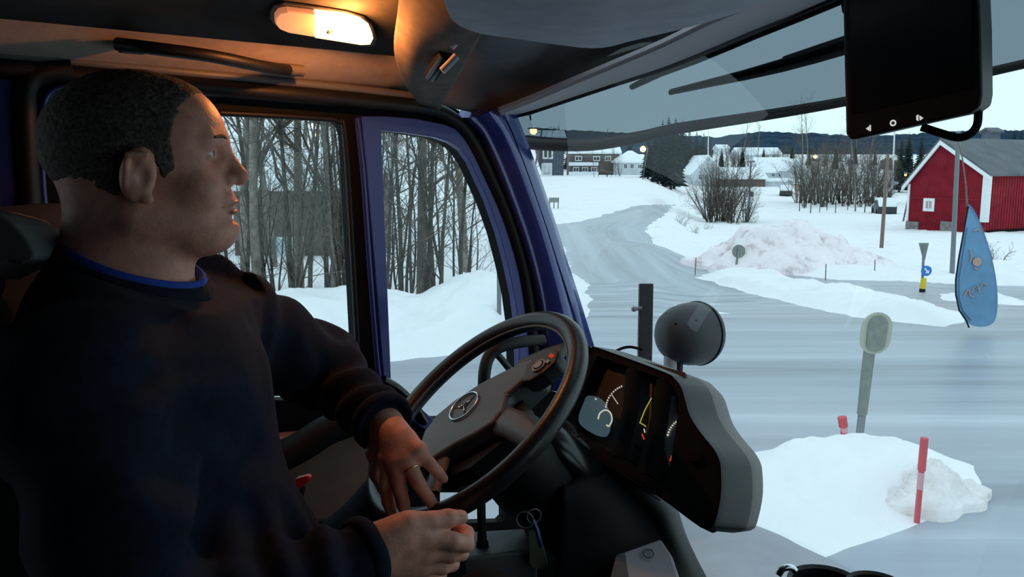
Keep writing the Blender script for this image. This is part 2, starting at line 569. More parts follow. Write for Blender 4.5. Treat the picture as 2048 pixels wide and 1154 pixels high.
def loft(rows, n=6, m=6):
    """rows of control points -> smooth grid"""
    R1 = [catmull(r, n) for r in rows]
    cols = [catmull([R1[i][j] for i in range(len(R1))], m) for j in range(len(R1[0]))]
    return np.array(cols).transpose(1, 0, 2)

def copy_tree(o, parent=None):
    c = o.copy()
    C.objects.link(c)
    if parent is not None: c.parent = parent
    for ch in list(o.children):
        copy_tree(ch, c)
    return c

def pip(px, py, poly):
    """vectorised point in polygon"""
    ins = np.zeros(px.shape, bool)
    n = len(poly)
    for i in range(n):
        x1, y1 = poly[i]; x2, y2 = poly[(i + 1) % n]
        c = ((y1 > py) != (y2 > py))
        with np.errstate(divide='ignore', invalid='ignore'):
            xi = (x2 - x1) * (py - y1) / ((y2 - y1) if y2 != y1 else 1e-9) + x1
        ins ^= c & (px < xi)
    return ins

def dist_poly(px, py, poly):
    d = np.full(px.shape, 1e9)
    n = len(poly)
    for i in range(n):
        x1, y1 = poly[i]; x2, y2 = poly[(i + 1) % n]
        dx, dy = x2 - x1, y2 - y1
        t = np.clip(((px - x1) * dx + (py - y1) * dy) / (dx * dx + dy * dy + 1e-12), 0, 1)
        d = np.minimum(d, (px - x1 - t * dx) ** 2 + (py - y1 - t * dy) ** 2)
    return np.sqrt(d)

def sdist(px, py, poly):
    d = dist_poly(px, py, poly)
    return np.where(pip(px, py, poly), -d, d)

# ------------------------------------------------------------------ terrain
PR_WIN = ([0, 10, 10.6, 11.6, 12.6, 14, 18, 24, 27, 40, 60, 100, 200, 500, 1500], [0, 0, .1, .27, .30, .05, -.45, -1.0, -.5, 2.0, 5.0, 12, 24, 40, 60])
PR_MID = ([0, 10, 20, 35, 60, 90, 125, 150, 250, 500, 1500], [0, 0, 0, 0, .1, .35, .75, .3, 5, 8, 9])
PR_RGT = ([0, 10, 14, 20, 30, 50, 80, 110, 150, 250, 300, 500, 1500], [0, 0, -.05, -.3, -.8, -1.6, -2.2, -2.2, -1.0, 3.4, 4.8, 8, 9])
def ground_z(d, s):
    u = 1024 + 1722 * s
    a = np.interp(d, *PR_WIN); b = np.interp(d, *PR_MID); c = np.interp(d, *PR_RGT)
    w1 = smooth01((u - 1030) / 60.0)
    w2 = smooth01((u - 1270) / 150.0)
    return (a * (1 - w1) + b * w1) * (1 - w2) + c * w2

def ds_of(x, y):
    d = x * FH[0] + y * FH[1]
    return d, (x * RR[0] + y * RR[1]) / np.maximum(d, 0.1)

def ground_hit(px, py, dmin=2.0):
    v = ray(px, py)
    v = v / np.dot(v, FH)
    last = dmin
    d = dmin
    while d < 1400:
        p = CAM + v * d
        dd, s = ds_of(p[0], p[1])
        if p[2] < ground_z(dd, s):
            lo, hi = last, d
            for _ in range(25):
                mid = (lo + hi) / 2
                q = CAM + v * mid
                dd, s = ds_of(q[0], q[1])
                if q[2] < ground_z(dd, s): hi = mid
                else: lo = mid
            return CAM + v * hi
        last = d
        d *= 1.01
    return CAM + v * 1400

def gpoly(pts):
    return [tuple(ground_hit(*p)[:2]) for p in pts]

ROAD_PX = [(1352, 409), (1300, 411), (1230, 424), (1160, 443), (1098, 452), (1112, 468), (1125, 500), (1138, 540), (1172, 566), (1188, 600), (1168, 640), (1090, 672), (1030, 690), (900, 712), (760, 724), (300, 742), (-900, 790),
           (-900, 1500), (2900, 1500), (2900, 545), (2300, 562), (2048, 574), (1900, 568), (1800, 562), (1700, 562), (1600, 552), (1500, 541), (1420, 525), (1360, 510), (1312, 490), (1292, 462), (1312, 440), (1350, 412)]
ISL_A_PX = [(1393, 556), (1440, 542), (1560, 552), (1700, 582), (1850, 604), (1925, 628), (1935, 646), (1890, 654), (1700, 634), (1560, 601), (1450, 574)]
ISL_B_PX = [(1380, 960), (1500, 908), (1620, 892), (1720, 884), (1810, 880), (1850, 893), (1945, 930), (1962, 968), (1920, 1012), (1760, 1072), (1640, 1112), (1420, 1180), (1300, 1150)]
ISL_C_PX = [(1880, 588), (1960, 590), (2048, 602), (2048, 612), (1950, 606), (1885, 600)]
ROAD = gpoly(ROAD_PX)
ISLANDS = [gpoly(ISL_A_PX), gpoly(ISL_B_PX), gpoly(ISL_C_PX)]

def build_ground():
    us = np.concatenate([np.arange(-1700, 380, 40), np.arange(380, 2100, 5.0), np.arange(2100, 3600, 40)])
    ts = np.concatenate([np.linspace(0.95, 0.30, 150), np.linspace(0.298, 0.015, 230)])
    ds = np.concatenate([2.45 / ts, np.geomspace(170, 1400, 26)])
    # a finer set of depths where the roadside bank and the far road lie
    D, S = np.meshgrid(ds, (us - 1024) / 1722.0, indexing='ij')
    X = D * FH[0] + D * S * RR[0]
    Y = D * FH[1] + D * S * RR[1]
    Z = ground_z(D, S)
    wob = 0.10 * fbm(X * 1.3, Y * 1.3, 0.3, 3) * np.clip(D / 14, .5, 2.0)
    sd = sdist(X, Y, ROAD)
    isl = np.full(X.shape, 1e9)
    for p in ISLANDS:
        isl = np.minimum(isl, sdist(X, Y, p))
    sd = np.maximum(sd, -isl) + wob           # < 0 on the road
    on_isl = isl < 0.6
    inb = smooth01(sd / 0.55)
    hb = np.where(on_isl, 0.16, 0.17)
    dB = sdist(X, Y, ISLANDS[1])
    hb = np.where(dB < 0.6, 0.20, hb)
    U = 1024 + 1722 * S
    rough = fbm(X * 1.7, Y * 1.7, 5.0, 4)
    fade = np.clip(1.5 - D / 60.0, 0.25, 1)
    Z = Z + np.where(sd > 0, inb * (hb + 0.09 * rough * fade * (1 + 1.2 * (dB < 0.3) * smooth01((U - 1750) / 150))), -0.0)
    bank = smooth01((D - 10.4) / 1.2) * smooth01((15 - D) / 1.5) * smooth01((1060 - U) / 60)
    Z = Z + bank * (0.16 * fbm(X * 0.45, Y * 0.45, 9.0, 3) + 0.27 * np.exp(-((U - 955) / 60.0) ** 2) - 0.10 * np.exp(-((U - 830) / 45.0) ** 2))
    n0, n1 = X.shape
    V = np.stack([X, Y, Z], -1).reshape(-1, 3)
    idx = np.arange(n0 * n1).reshape(n0, n1)
    Q = np.stack([idx[:-1, :-1], idx[:-1, 1:], idx[1:, 1:], idx[1:, :-1]], -1).reshape(-1, 4)
    sm = sd.reshape(-1)
    far = smooth01((D - 13) / 5).reshape(-1)
    ringd = -sdist(X, Y, ROAD).reshape(-1)
    tr = np.stack([D.reshape(-1) * 2.2 * (1 - far) + ringd * 3.0 * far, (D * S).reshape(-1) * (1 - far) + D.reshape(-1) * far, far * 7], -1)
    T = np.concatenate([Q[:, [0, 1, 2]], Q[:, [0, 2, 3]]])
    A = np.concatenate([V, tr, sm[:, None]], 1)
    for nm, sg, mm in (('snow_ground', -1.0, M['snow']), ('road', 1.0, M['road'])):
        sv_ = sm * sg                                   # keep where negative
        neg = (sv_[T] < 0)
        cnt = neg.sum(1)
        out = [T[cnt == 3]]
        extra = []; base_n = len(A)
        for c in (1, 2):
            t = T[cnt == c]; ng = neg[cnt == c]
            odd = np.argmax(ng if c == 1 else ~ng, 1)
            r_ = np.arange(len(t))
            a = t[r_, odd]; b = t[r_, (odd + 1) % 3]; d = t[r_, (odd + 2) % 3]
            def cutv(p, q):
                w = (sv_[p] / (sv_[p] - sv_[q]))[:, None]
                return A[p] * (1 - w) + A[q] * w
            e1 = cutv(a, b); e2 = cutv(a, d)
            i1 = base_n + sum(len(x) for x in extra) + r_; extra.append(e1)
            i2 = base_n + sum(len(x) for x in extra) + r_; extra.append(e2)
            if c == 1: out.append(np.stack([a, i1, i2], 1))
            else: out += [np.stack([b, d, i2], 1), np.stack([b, i2, i1], 1)]
        q = np.concatenate(out); AA = np.concatenate([A] + extra)
        used, inv = np.unique(q.reshape(-1), return_inverse=True)
        o = mesh_obj(nm, AA[used][:, :3], inv.reshape(-1, 3), mm)
        struct(o)
        if nm == 'road':
            a = o.data.attributes.new('track', 'FLOAT_VECTOR', 'POINT')
            a.data.foreach_set('vector', AA[used][:, 3:6].astype(np.float32).reshape(-1))
build_ground()

# snow and road close around and behind the truck
mb = MB()
mb.add([(-60, -60, -0.06), (60, -60, -0.06), (60, 12, -0.06), (-60, 12, -0.06)], [(0, 1, 2, 3)])
struct(mb.build('snow_yard', M['snow'], smooth=False))

# far forested hills
def hills():
    rows = []
    us = np.arange(900, 3300, 6.0)
    s = (us - 1024) / 1722
    top = np.interp(us, [900, 1100, 1250, 1400, 1430, 1500, 1560, 1620, 1690, 1760, 1900, 2100, 2600, 3300], [250, 258, 266, 272, 274, 264, 263, 266, 270, 272, 262, 258, 255, 260])
    top = top + 1.6 * fbm(us * 0.05, us * 0 + 2.0) + 1.5 * vnoise(us * 0.3, us * 0 + 4.0, us * 0)
    d = 900.0
    G = []
    for k, (dd, fr) in enumerate(((620, 0.0), (700, .35), (800, .75), (900, 1.0), (1000, 1.0))):
        row = []
        for i in range(len(us)):
            zt = at_fwd(us[i], top[i], d)[2]
            z0 = ground_z(np.array(620.0), np.array(s[i])) - 3
            z = z0 + (zt - z0) * fr + (1.0 * vnoise(np.array([us[i] * .5]), np.array([k * 3.3]), np.array([.5]))[0] if 0 < fr < 1 else 0)
            p = dd * FH + dd * s[i] * RR
            row.append((p[0], p[1], z))
        G.append(row)
    mb = MB(); mb.grid(G)
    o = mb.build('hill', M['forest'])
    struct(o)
hills()

# ------------------------------------------------------------------ trees
def bare_tree_parts(seed, h, spread=0.35, stems=1, dens=1.0, r0=None, levels=3, low=0.25):
    rnd = random.Random(seed)
    tk, br = MB(), MB()
    def rv(): return np.array([rnd.gauss(0, 1), rnd.gauss(0, 1), rnd.gauss(0, 1)])
    def grow(p, d, L, r, lev):
        d = d / np.linalg.norm(d)
        n = 5 if lev == 0 else (3 if lev < levels else 2)
        pts = [p]; rr = [r]
        q = p
        for i in range(n):
            d = d + rv() * (0.07 if lev == 0 else 0.17) + np.array([0, 0, 0.06 if lev else 0.03])
            d /= np.linalg.norm(d)
            q = q + d * L / n
            pts.append(q); rr.append(max(r * (1 - 0.85 * (i + 1) / n), 0.0028))
        (tk if lev == 0 else br).tube(pts, rr, 6 if lev == 0 else (4 if lev == 1 else 3), cap=False)
        if lev >= levels: return
        k = int({0: 13, 1: 6, 2: 4}[lev] * dens)
        for i in range(k):
            t = (low if lev == 0 else 0.2) + (1 - (low if lev == 0 else 0.2)) * (i + rnd.random()) / k
            f = t * n; a = min(int(f), n - 1); f -= a
            b = pts[a] * (1 - f) + pts[a + 1] * f
            dd = pts[a + 1] - pts[a]; dd /= np.linalg.norm(dd)
            side = rv(); side -= dd * np.dot(side, dd); side /= np.linalg.norm(side)
            ang = rnd.uniform(0.45, 1.0)
            nd = dd * math.cos(ang) + side * math.sin(ang)
            grow(b, nd, L * rnd.uniform(.26, .42) * (1.15 - .55 * t) * (1.25 if lev else 1), r * 0.36 * (1.05 - .6 * t) + .0015, lev + 1)
    for k in range(stems):
        a = rnd.uniform(0, 2 * math.pi)
        sp = spread * (rnd.uniform(.3, 1) if stems > 1 else .25)
        d = np.array([math.cos(a) * sp, math.sin(a) * sp, 1.0])
        hh = h * rnd.uniform(.72, 1) if stems > 1 else h
        off = np.array([math.cos(a), math.sin(a), 0]) * (0.18 * rnd.random() * (stems > 1)) * h * .2
        grow(off - np.array([0, 0, .25]), d, hh, (r0 or h * .013) * rnd.uniform(.7, 1.1), 0)
    return tk, br

PROTO = {}
def proto_tree(key, *a, bark='bark', twig='twig', name='bare_tree', **k):
    tk, br = bare_tree_parts(*a, **k)
    t = tk.build('trunk', M[bark], autos=False) if False else None
    PROTO[key] = (tk, br, bark, twig, name)

_FIRST = {}
def place_tree(key, p, label, cat, group, rz=0.0, sc=1.0, sink=0.0):
    tk, br, bark, twig, name = PROTO[key]
    if key not in _FIRST:
        r = empty(name, np.zeros(3), label, cat, group)
        tk.build('trunk', M[bark], r, autos=False)
        br.build('branches', M[twig], r, autos=False)
        _FIRST[key] = r
    else:
        r = copy_tree(_FIRST[key])
        if 'group' in r and not group: del r['group']
        tag(r, label, cat, group)
    r.location = (p[0], p[1], p[2] - sink)
    r.rotation_euler = (0, 0, rz)
    r.scale = (sc, sc, sc)
    return r

def gp(u, d):
    """point on the ground at bearing u and forward distance d"""
    s = (u - 1024) / 1722.0
    q = d * FH + d * s * RR
    return np.array([q[0], q[1], float(ground_z(np.array(d), np.array(s)))])

rt = random.Random(5)
for i in range(4):
    proto_tree('alder%d' % i, 100 + i, 7.0, dens=.95, low=.2, r0=.045)
for i in range(2):
    proto_tree('clump%d' % i, 140 + i, 5.0, spread=.30, stems=5, dens=.75, low=.1, r0=.040)
for i in range(2):
    proto_tree('birch%d' % i, 160 + i, 9.0, dens=1.2, low=.2, r0=.13, bark='birch')
proto_tree('bush0', 170, 3.6, spread=.55, stems=13, dens=.75, low=.12, r0=.035, name='bare_bush')
proto_tree('bush1', 171, 1.0, spread=.6, stems=7, dens=.55, low=.2, r0=.012, levels=2, name='bare_shrub')

GL = "slender bare tree in the thicket beyond the driver's side window"
for i in range(21):
    u = 395 + 548 * (i + rt.random() * .9) / 21
    d = rt.uniform(13.6, 17.5)
    place_tree('alder%d' % rt.randrange(4), gp(u, d), GL, 'tree', 'bare thicket beyond the side window', rt.uniform(0, 6.28), rt.uniform(.75, 1.15))
GC = "multi-stemmed leafless shrub among the thin trees beyond the driver's side window"
for i in range(11):
    u = 400 + 550 * (i + rt.random() * .9) / 11
    place_tree('clump%d' % rt.randrange(2), gp(u, rt.uniform(13.2, 16.5)), GC, 'shrub', 'leafless shrubs in the thicket', rt.uniform(0, 6.28), rt.uniform(.6, 1.0))
for i, (u, d, sc) in enumerate(((505, 15, 1.0), (590, 17, 1.05), (665, 15.5, .9), (838, 16, 1.1), (478, 20, 1.2), (545, 21, 1.1), (930, 20, 1.1))):
    place_tree('birch%d' % (i % 2), gp(u, d), 'thick pale-barked tree standing among the thin stems beyond the side window', 'tree', 'thick trunks in the thicket', i * 1.3, sc)
GH = 'bare tree on the snowy hillside behind the dark shed'
for i in range(17):
    u = 380 + 590 * (i + rt.random() * .9) / 17
    place_tree(rt.choice(['alder0', 'alder2', 'birch0', 'birch1', 'clump1']), gp(u, rt.uniform(30, 75)), GH, 'tree', 'bare trees on the hillside', rt.uniform(0, 6.28), rt.uniform(.8, 1.25))

# ------------------------------------------------------------------ spruces
def spruce_parts(seed, h):
    rnd = random.Random(seed)
    tk, cr = MB(), MB()
    tk.tube([(0, 0, -.4), (0, 0, h * .5), (0, 0, h * .98)], [h * .022, h * .014, .02], 7)
    z = h * .14
    while z < h * .99:
        f = (z / h)
        R = h * .20 * (1 - f) ** .8 + .05
        k = max(6, int(12 * (1 - f) + 5))
        a0 = rnd.random() * 6
        for j in range(k):
            a = a0 + 2 * math.pi * j / k + rnd.uniform(-.15, .15)
            r = R * rnd.uniform(.75, 1.15)
            dx, dy = math.cos(a), math.sin(a)
            w = r * .34
            p0 = (0, 0, z + .06 * h * (1 - f))
            p1 = (dx * r * .55 - dy * w, dy * r * .55 + dx * w, z - r * .12)
            p2 = (dx * r, dy * r, z - r * .38 + rnd.uniform(-.1, .1))
            p3 = (dx * r * .55 + dy * w, dy * r * .55 - dx * w, z - r * .12)
            p4 = (dx * r * .5, dy * r * .5, z - r * .34)
            cr.add([p0, p1, p2, p3, p4], [(0, 1, 2), (0, 2, 3), (1, 4, 2), (2, 4, 3), (0, 4, 1), (0, 3, 4)])
        z += h * .045 * (1.1 - .5 * f)
    return tk, cr
_SPR = {}
def place_spruce(seed, p, h, label, group=None, rz=0):
    if seed not in _SPR:
        tk, cr = spruce_parts(seed, 10.0)
        r = empty('spruce_tree', np.zeros(3), label, 'tree', group)
        tk.build('trunk', M['bark'], r, autos=False)
        cr.build('crown', M['needles'], r, smooth=False)
        _SPR[seed] = r
    else:
        r = copy_tree(_SPR[seed])
        if 'group' in r and not group: del r['group']
        tag(r, label, 'tree', group)
    r.location = (p[0], p[1], p[2] - .1)
    r.scale = (h / 10,) * 3
    r.rotation_euler = (0, 0, rz)
def px_u(px, py):
    v = ray(px, py); return 1024 + 1722 * np.dot(v, RR) / np.dot(v, FH)
def spruce_px(i, px, ptop, d, label, group):
    u = px_u(px, ptop)
    p = gp(u, d)
    h = at_fwd(px, ptop, d)[2] - p[2]
    place_spruce(i % 4, p, max(h, 2), label, group, i * 1.1)
for i, (px, pt, d) in enumerate(((1298, 262, 112), (1312, 250, 118), (1326, 236, 110), (1338, 228, 116), (1352, 231, 111), (1366, 236, 150), (1380, 252, 152), (1394, 258, 158), (1408, 262, 153), (1420, 270, 160), (1345, 248, 105), (1372, 262, 156), (1318, 268, 105), (1402, 275, 157))):
    spruce_px(i, px, pt, d, 'tall dark spruce in the clump behind the bend of the road', 'spruces behind the road bend')
for i, (px, pt, d) in enumerate(((1085, 262, 160), (1118, 250, 165), (1140, 262, 170), (1215, 255, 165), (1232, 264, 170), (1180, 266, 175), (1260, 268, 170), (1060, 270, 170))):
    spruce_px(i + 1, px, pt, d, 'distant conifer rising above the houses left of the bend', 'conifers above the houses')
for i, (px, pt, d) in enumerate(((1820, 262, 130), (1845, 268, 120), (1805, 275, 125), (2030, 255, 160), (2044, 258, 165))):
    spruce_px(i + 2, px, pt, d, 'dark conifer showing beside or over the red barn roof', 'conifers beyond the barn')

# bare trees between the bend and the barn
for i, (px, py, d, k, sc) in enumerate(((1440, 430, 62, 'bush0', 1.6), (1415, 425, 66, 'bush0', 1.35), (1468, 432, 60, 'bush0', 1.35), (1450, 430, 64, 'bush0', 1.5), (1490, 430, 61, 'bush0', .9), (1425, 430, 61, 'bush0', 1.2))):
    place_tree(k, gp(px_u(px, py), d), 'dense leafless bush in front of the brown house right of the bend', 'bush', 'bushes right of the bend', i * 2.1, sc)
for i, (px, d, k, sc) in enumerate(((1600, 82, 'alder0', .95), (1622, 78, 'alder1', 1.0), (1640, 80, 'alder2', 1.05), (1655, 84, 'alder3', 1.0), (1672, 79, 'alder1', .95), (1612, 88, 'clump0', 1.3), (1645, 90, 'clump1', 1.35),
                                    (1696, 84, 'alder2', 1.1), (1712, 82, 'birch0', .8), (1730, 80, 'alder0', 1.15), (1745, 78, 'alder3', 1.05), (1722, 90, 'clump0', 1.4), (1688, 92, 'clump1', 1.3), (1756, 86, 'alder1', 1.1), (1630, 95, 'clump1', 1.4), (1665, 96, 'clump0', 1.4), (1596, 100, 'bush0', 1.7), (1616, 100, 'bush0', 1.8), (1640, 98, 'bush0', 1.9), (1662, 101, 'bush0', 1.8), (1684, 99, 'bush0', 1.9), (1706, 97, 'bush0', 2.0), (1728, 99, 'bush0', 2.0), (1750, 98, 'bush0', 1.9), (1772, 101, 'bush0', 1.7), (1610, 92, 'clump0', 1.5), (1652, 91, 'clump1', 1.5), (1700, 93, 'clump0', 1.5), (1738, 92, 'clump1', 1.5))):
    place_tree(k, gp(px_u(px, 400), d), 'bare tree in the row between the village houses and the red barn', 'tree', 'bare trees left of the barn', i * .9, sc)
for i, (px, d, sc) in enumerate(((1362, 48, 1.2), (1388, 45, .8), (1500, 60, 1.3), (1470, 58, 1.2), (1575, 34, .7), (1620, 36, .9), (1640, 34, .8), (1540, 40, .7), (1995, 26, 1.0), (1415, 52, .8))):
    place_tree('bush1', gp(px_u(px, 460), d), 'small dry shrub poking out of the snow beside the far road', 'shrub', 'dry shrubs in the snow', i * .7, sc)
for i, px in enumerate((1188, 1196, 1212, 1222, 1232, 1240)):
    place_tree(['alder1', 'alder3', 'clump0'][i % 3], gp(px_u(px, 380), 112 + i), 'thin bare tree in front of the white house left of the bend', 'tree', 'bare trees by the white house', i, .75)

for i in range(30):
    px = 1432 + 395 * (i + rt.random() * .8) / 30
    place_tree(rt.choice(['clump0', 'clump1', 'birch0', 'bush0']), gp(px_u(px, 310), rt.uniform(175, 250)), 'distant bare tree among the far houses below the forested hill', 'tree', 'distant bare trees below the hill', i, rt.uniform(1.2, 1.9))
for i in range(9):
    spruce_px(i, 1450 + 43 * i + rt.uniform(-9, 9), rt.uniform(284, 298), 210 + rt.uniform(-15, 25), 'small far conifer among the village houses right of the spruce clump', 'far conifers in the village')

# ------------------------------------------------------------------ houses
def house(name, label, pxl, pxr, base, eave, ridge, d, wall, roofm, depth=7.0, gable=False, wins=(), yaw=0.0, windcol='winpane', winframe='white', door=None, chimney=None, over=.35, group=None, hip=0.0, cat='house', base_drop=1.2):
    L = at_fwd(pxl, base, d); Rr = at_fwd(pxr, base, d)
    ex = Rr - L; ex[2] = 0
    W = np.linalg.norm(ex); ex /= W
    ca, sa = math.cos(yaw), math.sin(yaw)
    ex = np.array([ex[0] * ca - ex[1] * sa, ex[0] * sa + ex[1] * ca, 0])
    ey = np.array([-ex[1], ex[0], 0])
    if np.dot(ey, FH) < 0: ey = -ey
    zb = L[2]; ze = at_fwd(pxl, eave, d)[2]; zr = at_fwd(pxl, ridge, d)[2]
    root = empty(name, L, label, cat, group)
    def q(a, b, z): return L + ex * a + ey * b + np.array([0, 0, z - L[2]])
    w = MB()
    zb2 = zb - base_drop
    if gable:
        w.add([q(0,0,zb2), q(W,0,zb2), q(W,0,ze), q(W/2,0,zr), q(0,0,ze), q(0,depth,zb2), q(W,depth,zb2), q(W,depth,ze), q(W/2,depth,zr), q(0,depth,ze)],
              [(0,1,2,3,4), (5,9,8,7,6), (0,4,9,5), (1,6,7,2), (0,5,6,1), (4,3,8,9), (3,2,7,8)])
    else:
        w.add([q(0,0,zb2), q(W,0,zb2), q(W,depth,zb2), q(0,depth,zb2), q(0,0,ze), q(W,0,ze), q(W,depth,ze), q(0,depth,ze), q(hip,depth/2,zr), q(W-hip,depth/2,zr)],
              [(0,1,5,4), (2,3,7,6), (0,4,8,7,3) if not hip else (0,4,7,3), (1,2,6,9,5) if not hip else (1,2,6,5), (4,5,9,8), (6,7,8,9), (0,3,2,1)] + ([(4,8,7), (5,6,9)] if hip else []))
    w.build('walls', M[wall], root, smooth=False)
    r = MB(); t = .28
    o = over
    if gable:
        k = (zr - ze) / (W / 2)
        for sgn in (0, 1):
            xa, xb = ((-o, W / 2) if sgn == 0 else (W + o, W / 2))
            A = [q(xa, -o, ze - k * o), q(xb, -o, zr), q(xb, depth + o, zr), q(xa, depth + o, ze - k * o)]
            r.add(A + [p + np.array([0, 0, t]) for p in A], [(0,1,2,3), (7,6,5,4), (0,4,5,1), (1,5,6,2), (2,6,7,3), (3,7,4,0)])
    else:
        k = (zr - ze) / (depth / 2)
        for sgn in (0, 1):
            ya, yb = ((-o, depth / 2) if sgn == 0 else (depth + o, depth / 2))
            A = [q(-o, ya, ze - k * o), q(W + o, ya, ze - k * o), q(W + o - hip, yb, zr), q(-o + hip, yb, zr)]
            r.add(A + [p + np.array([0, 0, t]) for p in A], [(0,1,2,3), (7,6,5,4), (0,4,5,1), (1,5,6,2), (2,6,7,3), (3,7,4,0)])
        if hip:
            for xa, xb in ((-o, hip - o), (W + o, W + o - hip)):
                A = [q(xa, -o, ze - k * o), q(xa, depth + o, ze - k * o), q(xb, depth / 2, zr)]
                r.add(A + [p + np.array([0, 0, t]) for p in A], [(0,1,2), (5,4,3), (0,3,4,1), (1,4,5,2), (2,5,3,0)])
    r.build('roof', M[roofm], root, smooth=False)
    def panel(nm, px0, px1, py0, py1, m1, m2):
        a0 = np.dot(at_fwd(px0, py1, d) - L, ex); a1 = np.dot(at_fwd(px1, py1, d) - L, ex)
        z0 = at_fwd(px0, py1, d)[2]; z1 = at_fwd(px0, py0, d)[2]
        a = MB(); c = (a0 + a1) / 2; hw = (a1 - a0); hz = z1 - z0
        fr = .16 * min(hw, hz)
        a.plate([[q(a0, -.06, z0), q(a1, -.06, z0), q(a1, -.06, z1), q(a0, -.06, z1)], [q(a0 + fr, -.06, z0 + fr), q(a0 + fr, -.06, z1 - fr), q(a1 - fr, -.06, z1 - fr), q(a1 - fr, -.06, z0 + fr)]], ey * .1)
        a.box(q(c, -.03, (z0 + z1) / 2), (fr * .7, .05, hz * .9), (ex, ey, (0, 0, 1)))
        f = a.build(nm, M[m1], root, smooth=False)
        b = MB(); b.box(q(c, .0, (z0 + z1) / 2), (hw - fr, .04, hz - fr), (ex, ey, (0, 0, 1)))
        b.build('pane', M[m2], f, smooth=False)
    for (x0, x1, y0, y1) in wins: panel('window', x0, x1, y0, y1, winframe, windcol)
    if door: panel('door', *door, 'white', 'palehouse')
    if chimney:
        pc = at_fwd(chimney, ridge, d); a0 = np.dot(pc - L, ex)
        c = MB(); c.box(q(a0, depth / 2, zr + .3), (.8, .8, 2.2), (ex, ey, (0, 0, 1)))
        c.build('chimney', M['slate'], root, smooth=False)
    return root, q, ex, ey, W, (zb, ze, zr)

house('apartment_building', 'dark grey two-storey house with white window at the top left of the road', 1026, 1127, 354, 276, 262, 122, 'darkhouse', 'snowroof', 9,
      wins=((1085, 1106, 288, 318),), door=(1083, 1104, 326, 353))
house('apartment_building', 'red facade with street-lamp warmth in its colour, left edge of the windscreen view', 1008, 1078, 353, 282, 268, 118, 'redhouse', 'snowroof', 3, wins=((1046, 1056, 292, 322),))
house('apartment_building', 'long pale apartment block with snowy balcony ledges beside the dark grey house', 1140, 1238, 354, 306, 286, 140, 'brownhouse', 'snowroof', 9,
      wins=((1146, 1158, 334, 344), (1164, 1176, 334, 344), (1182, 1194, 334, 344), (1150, 1164, 312, 322), (1186, 1200, 312, 322), (1210, 1222, 312, 322)))
for k, (y, l) in enumerate(((328, 'upper'), (347, 'lower'))):
    a = at_fwd(1138, y, 138); b = at_fwd(1196, y, 138)
    m_ = MB(); m_.box((a + b) / 2, (np.linalg.norm(b - a), 1.4, .55), (RR, FH, (0, 0, 1)))
    tag(m_.build('balcony', M['snowroof'], smooth=False, loc=(a + b) / 2), 'snow-covered %s balcony ledge on the long pale apartment block' % l, 'balcony')
house('white_house', 'white two-storey house with snowy hipped roof left of the bend', 1238, 1294, 371, 324, 304, 132, 'palehouse', 'snowroof', 8, hip=2.2,
      wins=((1247, 1255, 327, 338), (1260, 1268, 327, 338), (1275, 1284, 328, 338), (1247, 1254, 352, 363), (1268, 1276, 352, 363)))
m_ = MB()
a = at_fwd(1212, 378, 122); b = at_fwd(1292, 381, 122)
for i in range(40):
    t = i / 39
    m_.ball(a * (1 - t) + b * t + np.array([0, 0, .25 * math.sin(i * 2.1)]), (.5, .5, .55), 8)
tag(m_.build('hedge', M['twig'], loc=a), 'low dark hedge in the snow before the white house', 'hedge', kind='stuff')
house('brown_house', 'large house with snowy gable and brown wing behind the leafless bush', 1383, 1446, 380, 346, 313, 140, 'palehouse', 'snowroof', 12, gable=True, wins=((1396, 1404, 348, 360),))
house('brown_wing', 'brown lower wing joined to the snowy gabled house behind the bush', 1438, 1530, 379, 357, 338, 139, 'brownhouse', 'snowroof', 8)
house('pale_house', 'pale house with white snow roof right of the brown wing', 1521, 1588, 360, 344, 317, 165, 'palehouse', 'snowroof', 9, wins=((1542, 1550, 346, 354), (1556, 1564, 346, 354)))
house('garage', 'long white flat-roofed garage below the pale snow-roofed house', 1529, 1586, 386, 363, 360, 140, 'palehouse', 'snowroof', 7)
house('pale_house', 'cream gabled house partly hidden by the bare trees', 1577, 1606, 358, 338, 320, 160, 'palehouse', 'snowroof', 8, gable=True, wins=((1586, 1594, 340, 350),))
house('white_house', 'small far white house above the roof of the brown wing', 1478, 1524, 318, 309, 296, 260, 'palehouse', 'snowroof', 10)
house('white_house', 'far white house with snowy roof right of the flag-mast on the hill', 1522, 1562, 318, 308, 296, 270, 'palehouse', 'snowroof', 10, wins=((1532, 1538, 310, 315), (1545, 1551, 310, 315)))
house('far_cottage', 'tiny white cottage high on the slope beside the spruces', 1438, 1458, 302, 297, 290, 300, 'palehouse', 'snowroof', 8)
house('far_cottage', 'far snow-roofed cottage between the bare trees left of the barn', 1640, 1704, 330, 322, 312, 240, 'brownhouse', 'snowroof', 9)
house('far_cottage', 'snow-roofed house showing just left of the red barn roof', 1795, 1826, 333, 322, 313, 190, 'brownhouse', 'snowroof', 9)
house('far_cottage', 'dark chimney-like block of a house above the barn roof', 1984, 2000, 285, 264, 258, 130, 'darkhouse', 'slate', 3)

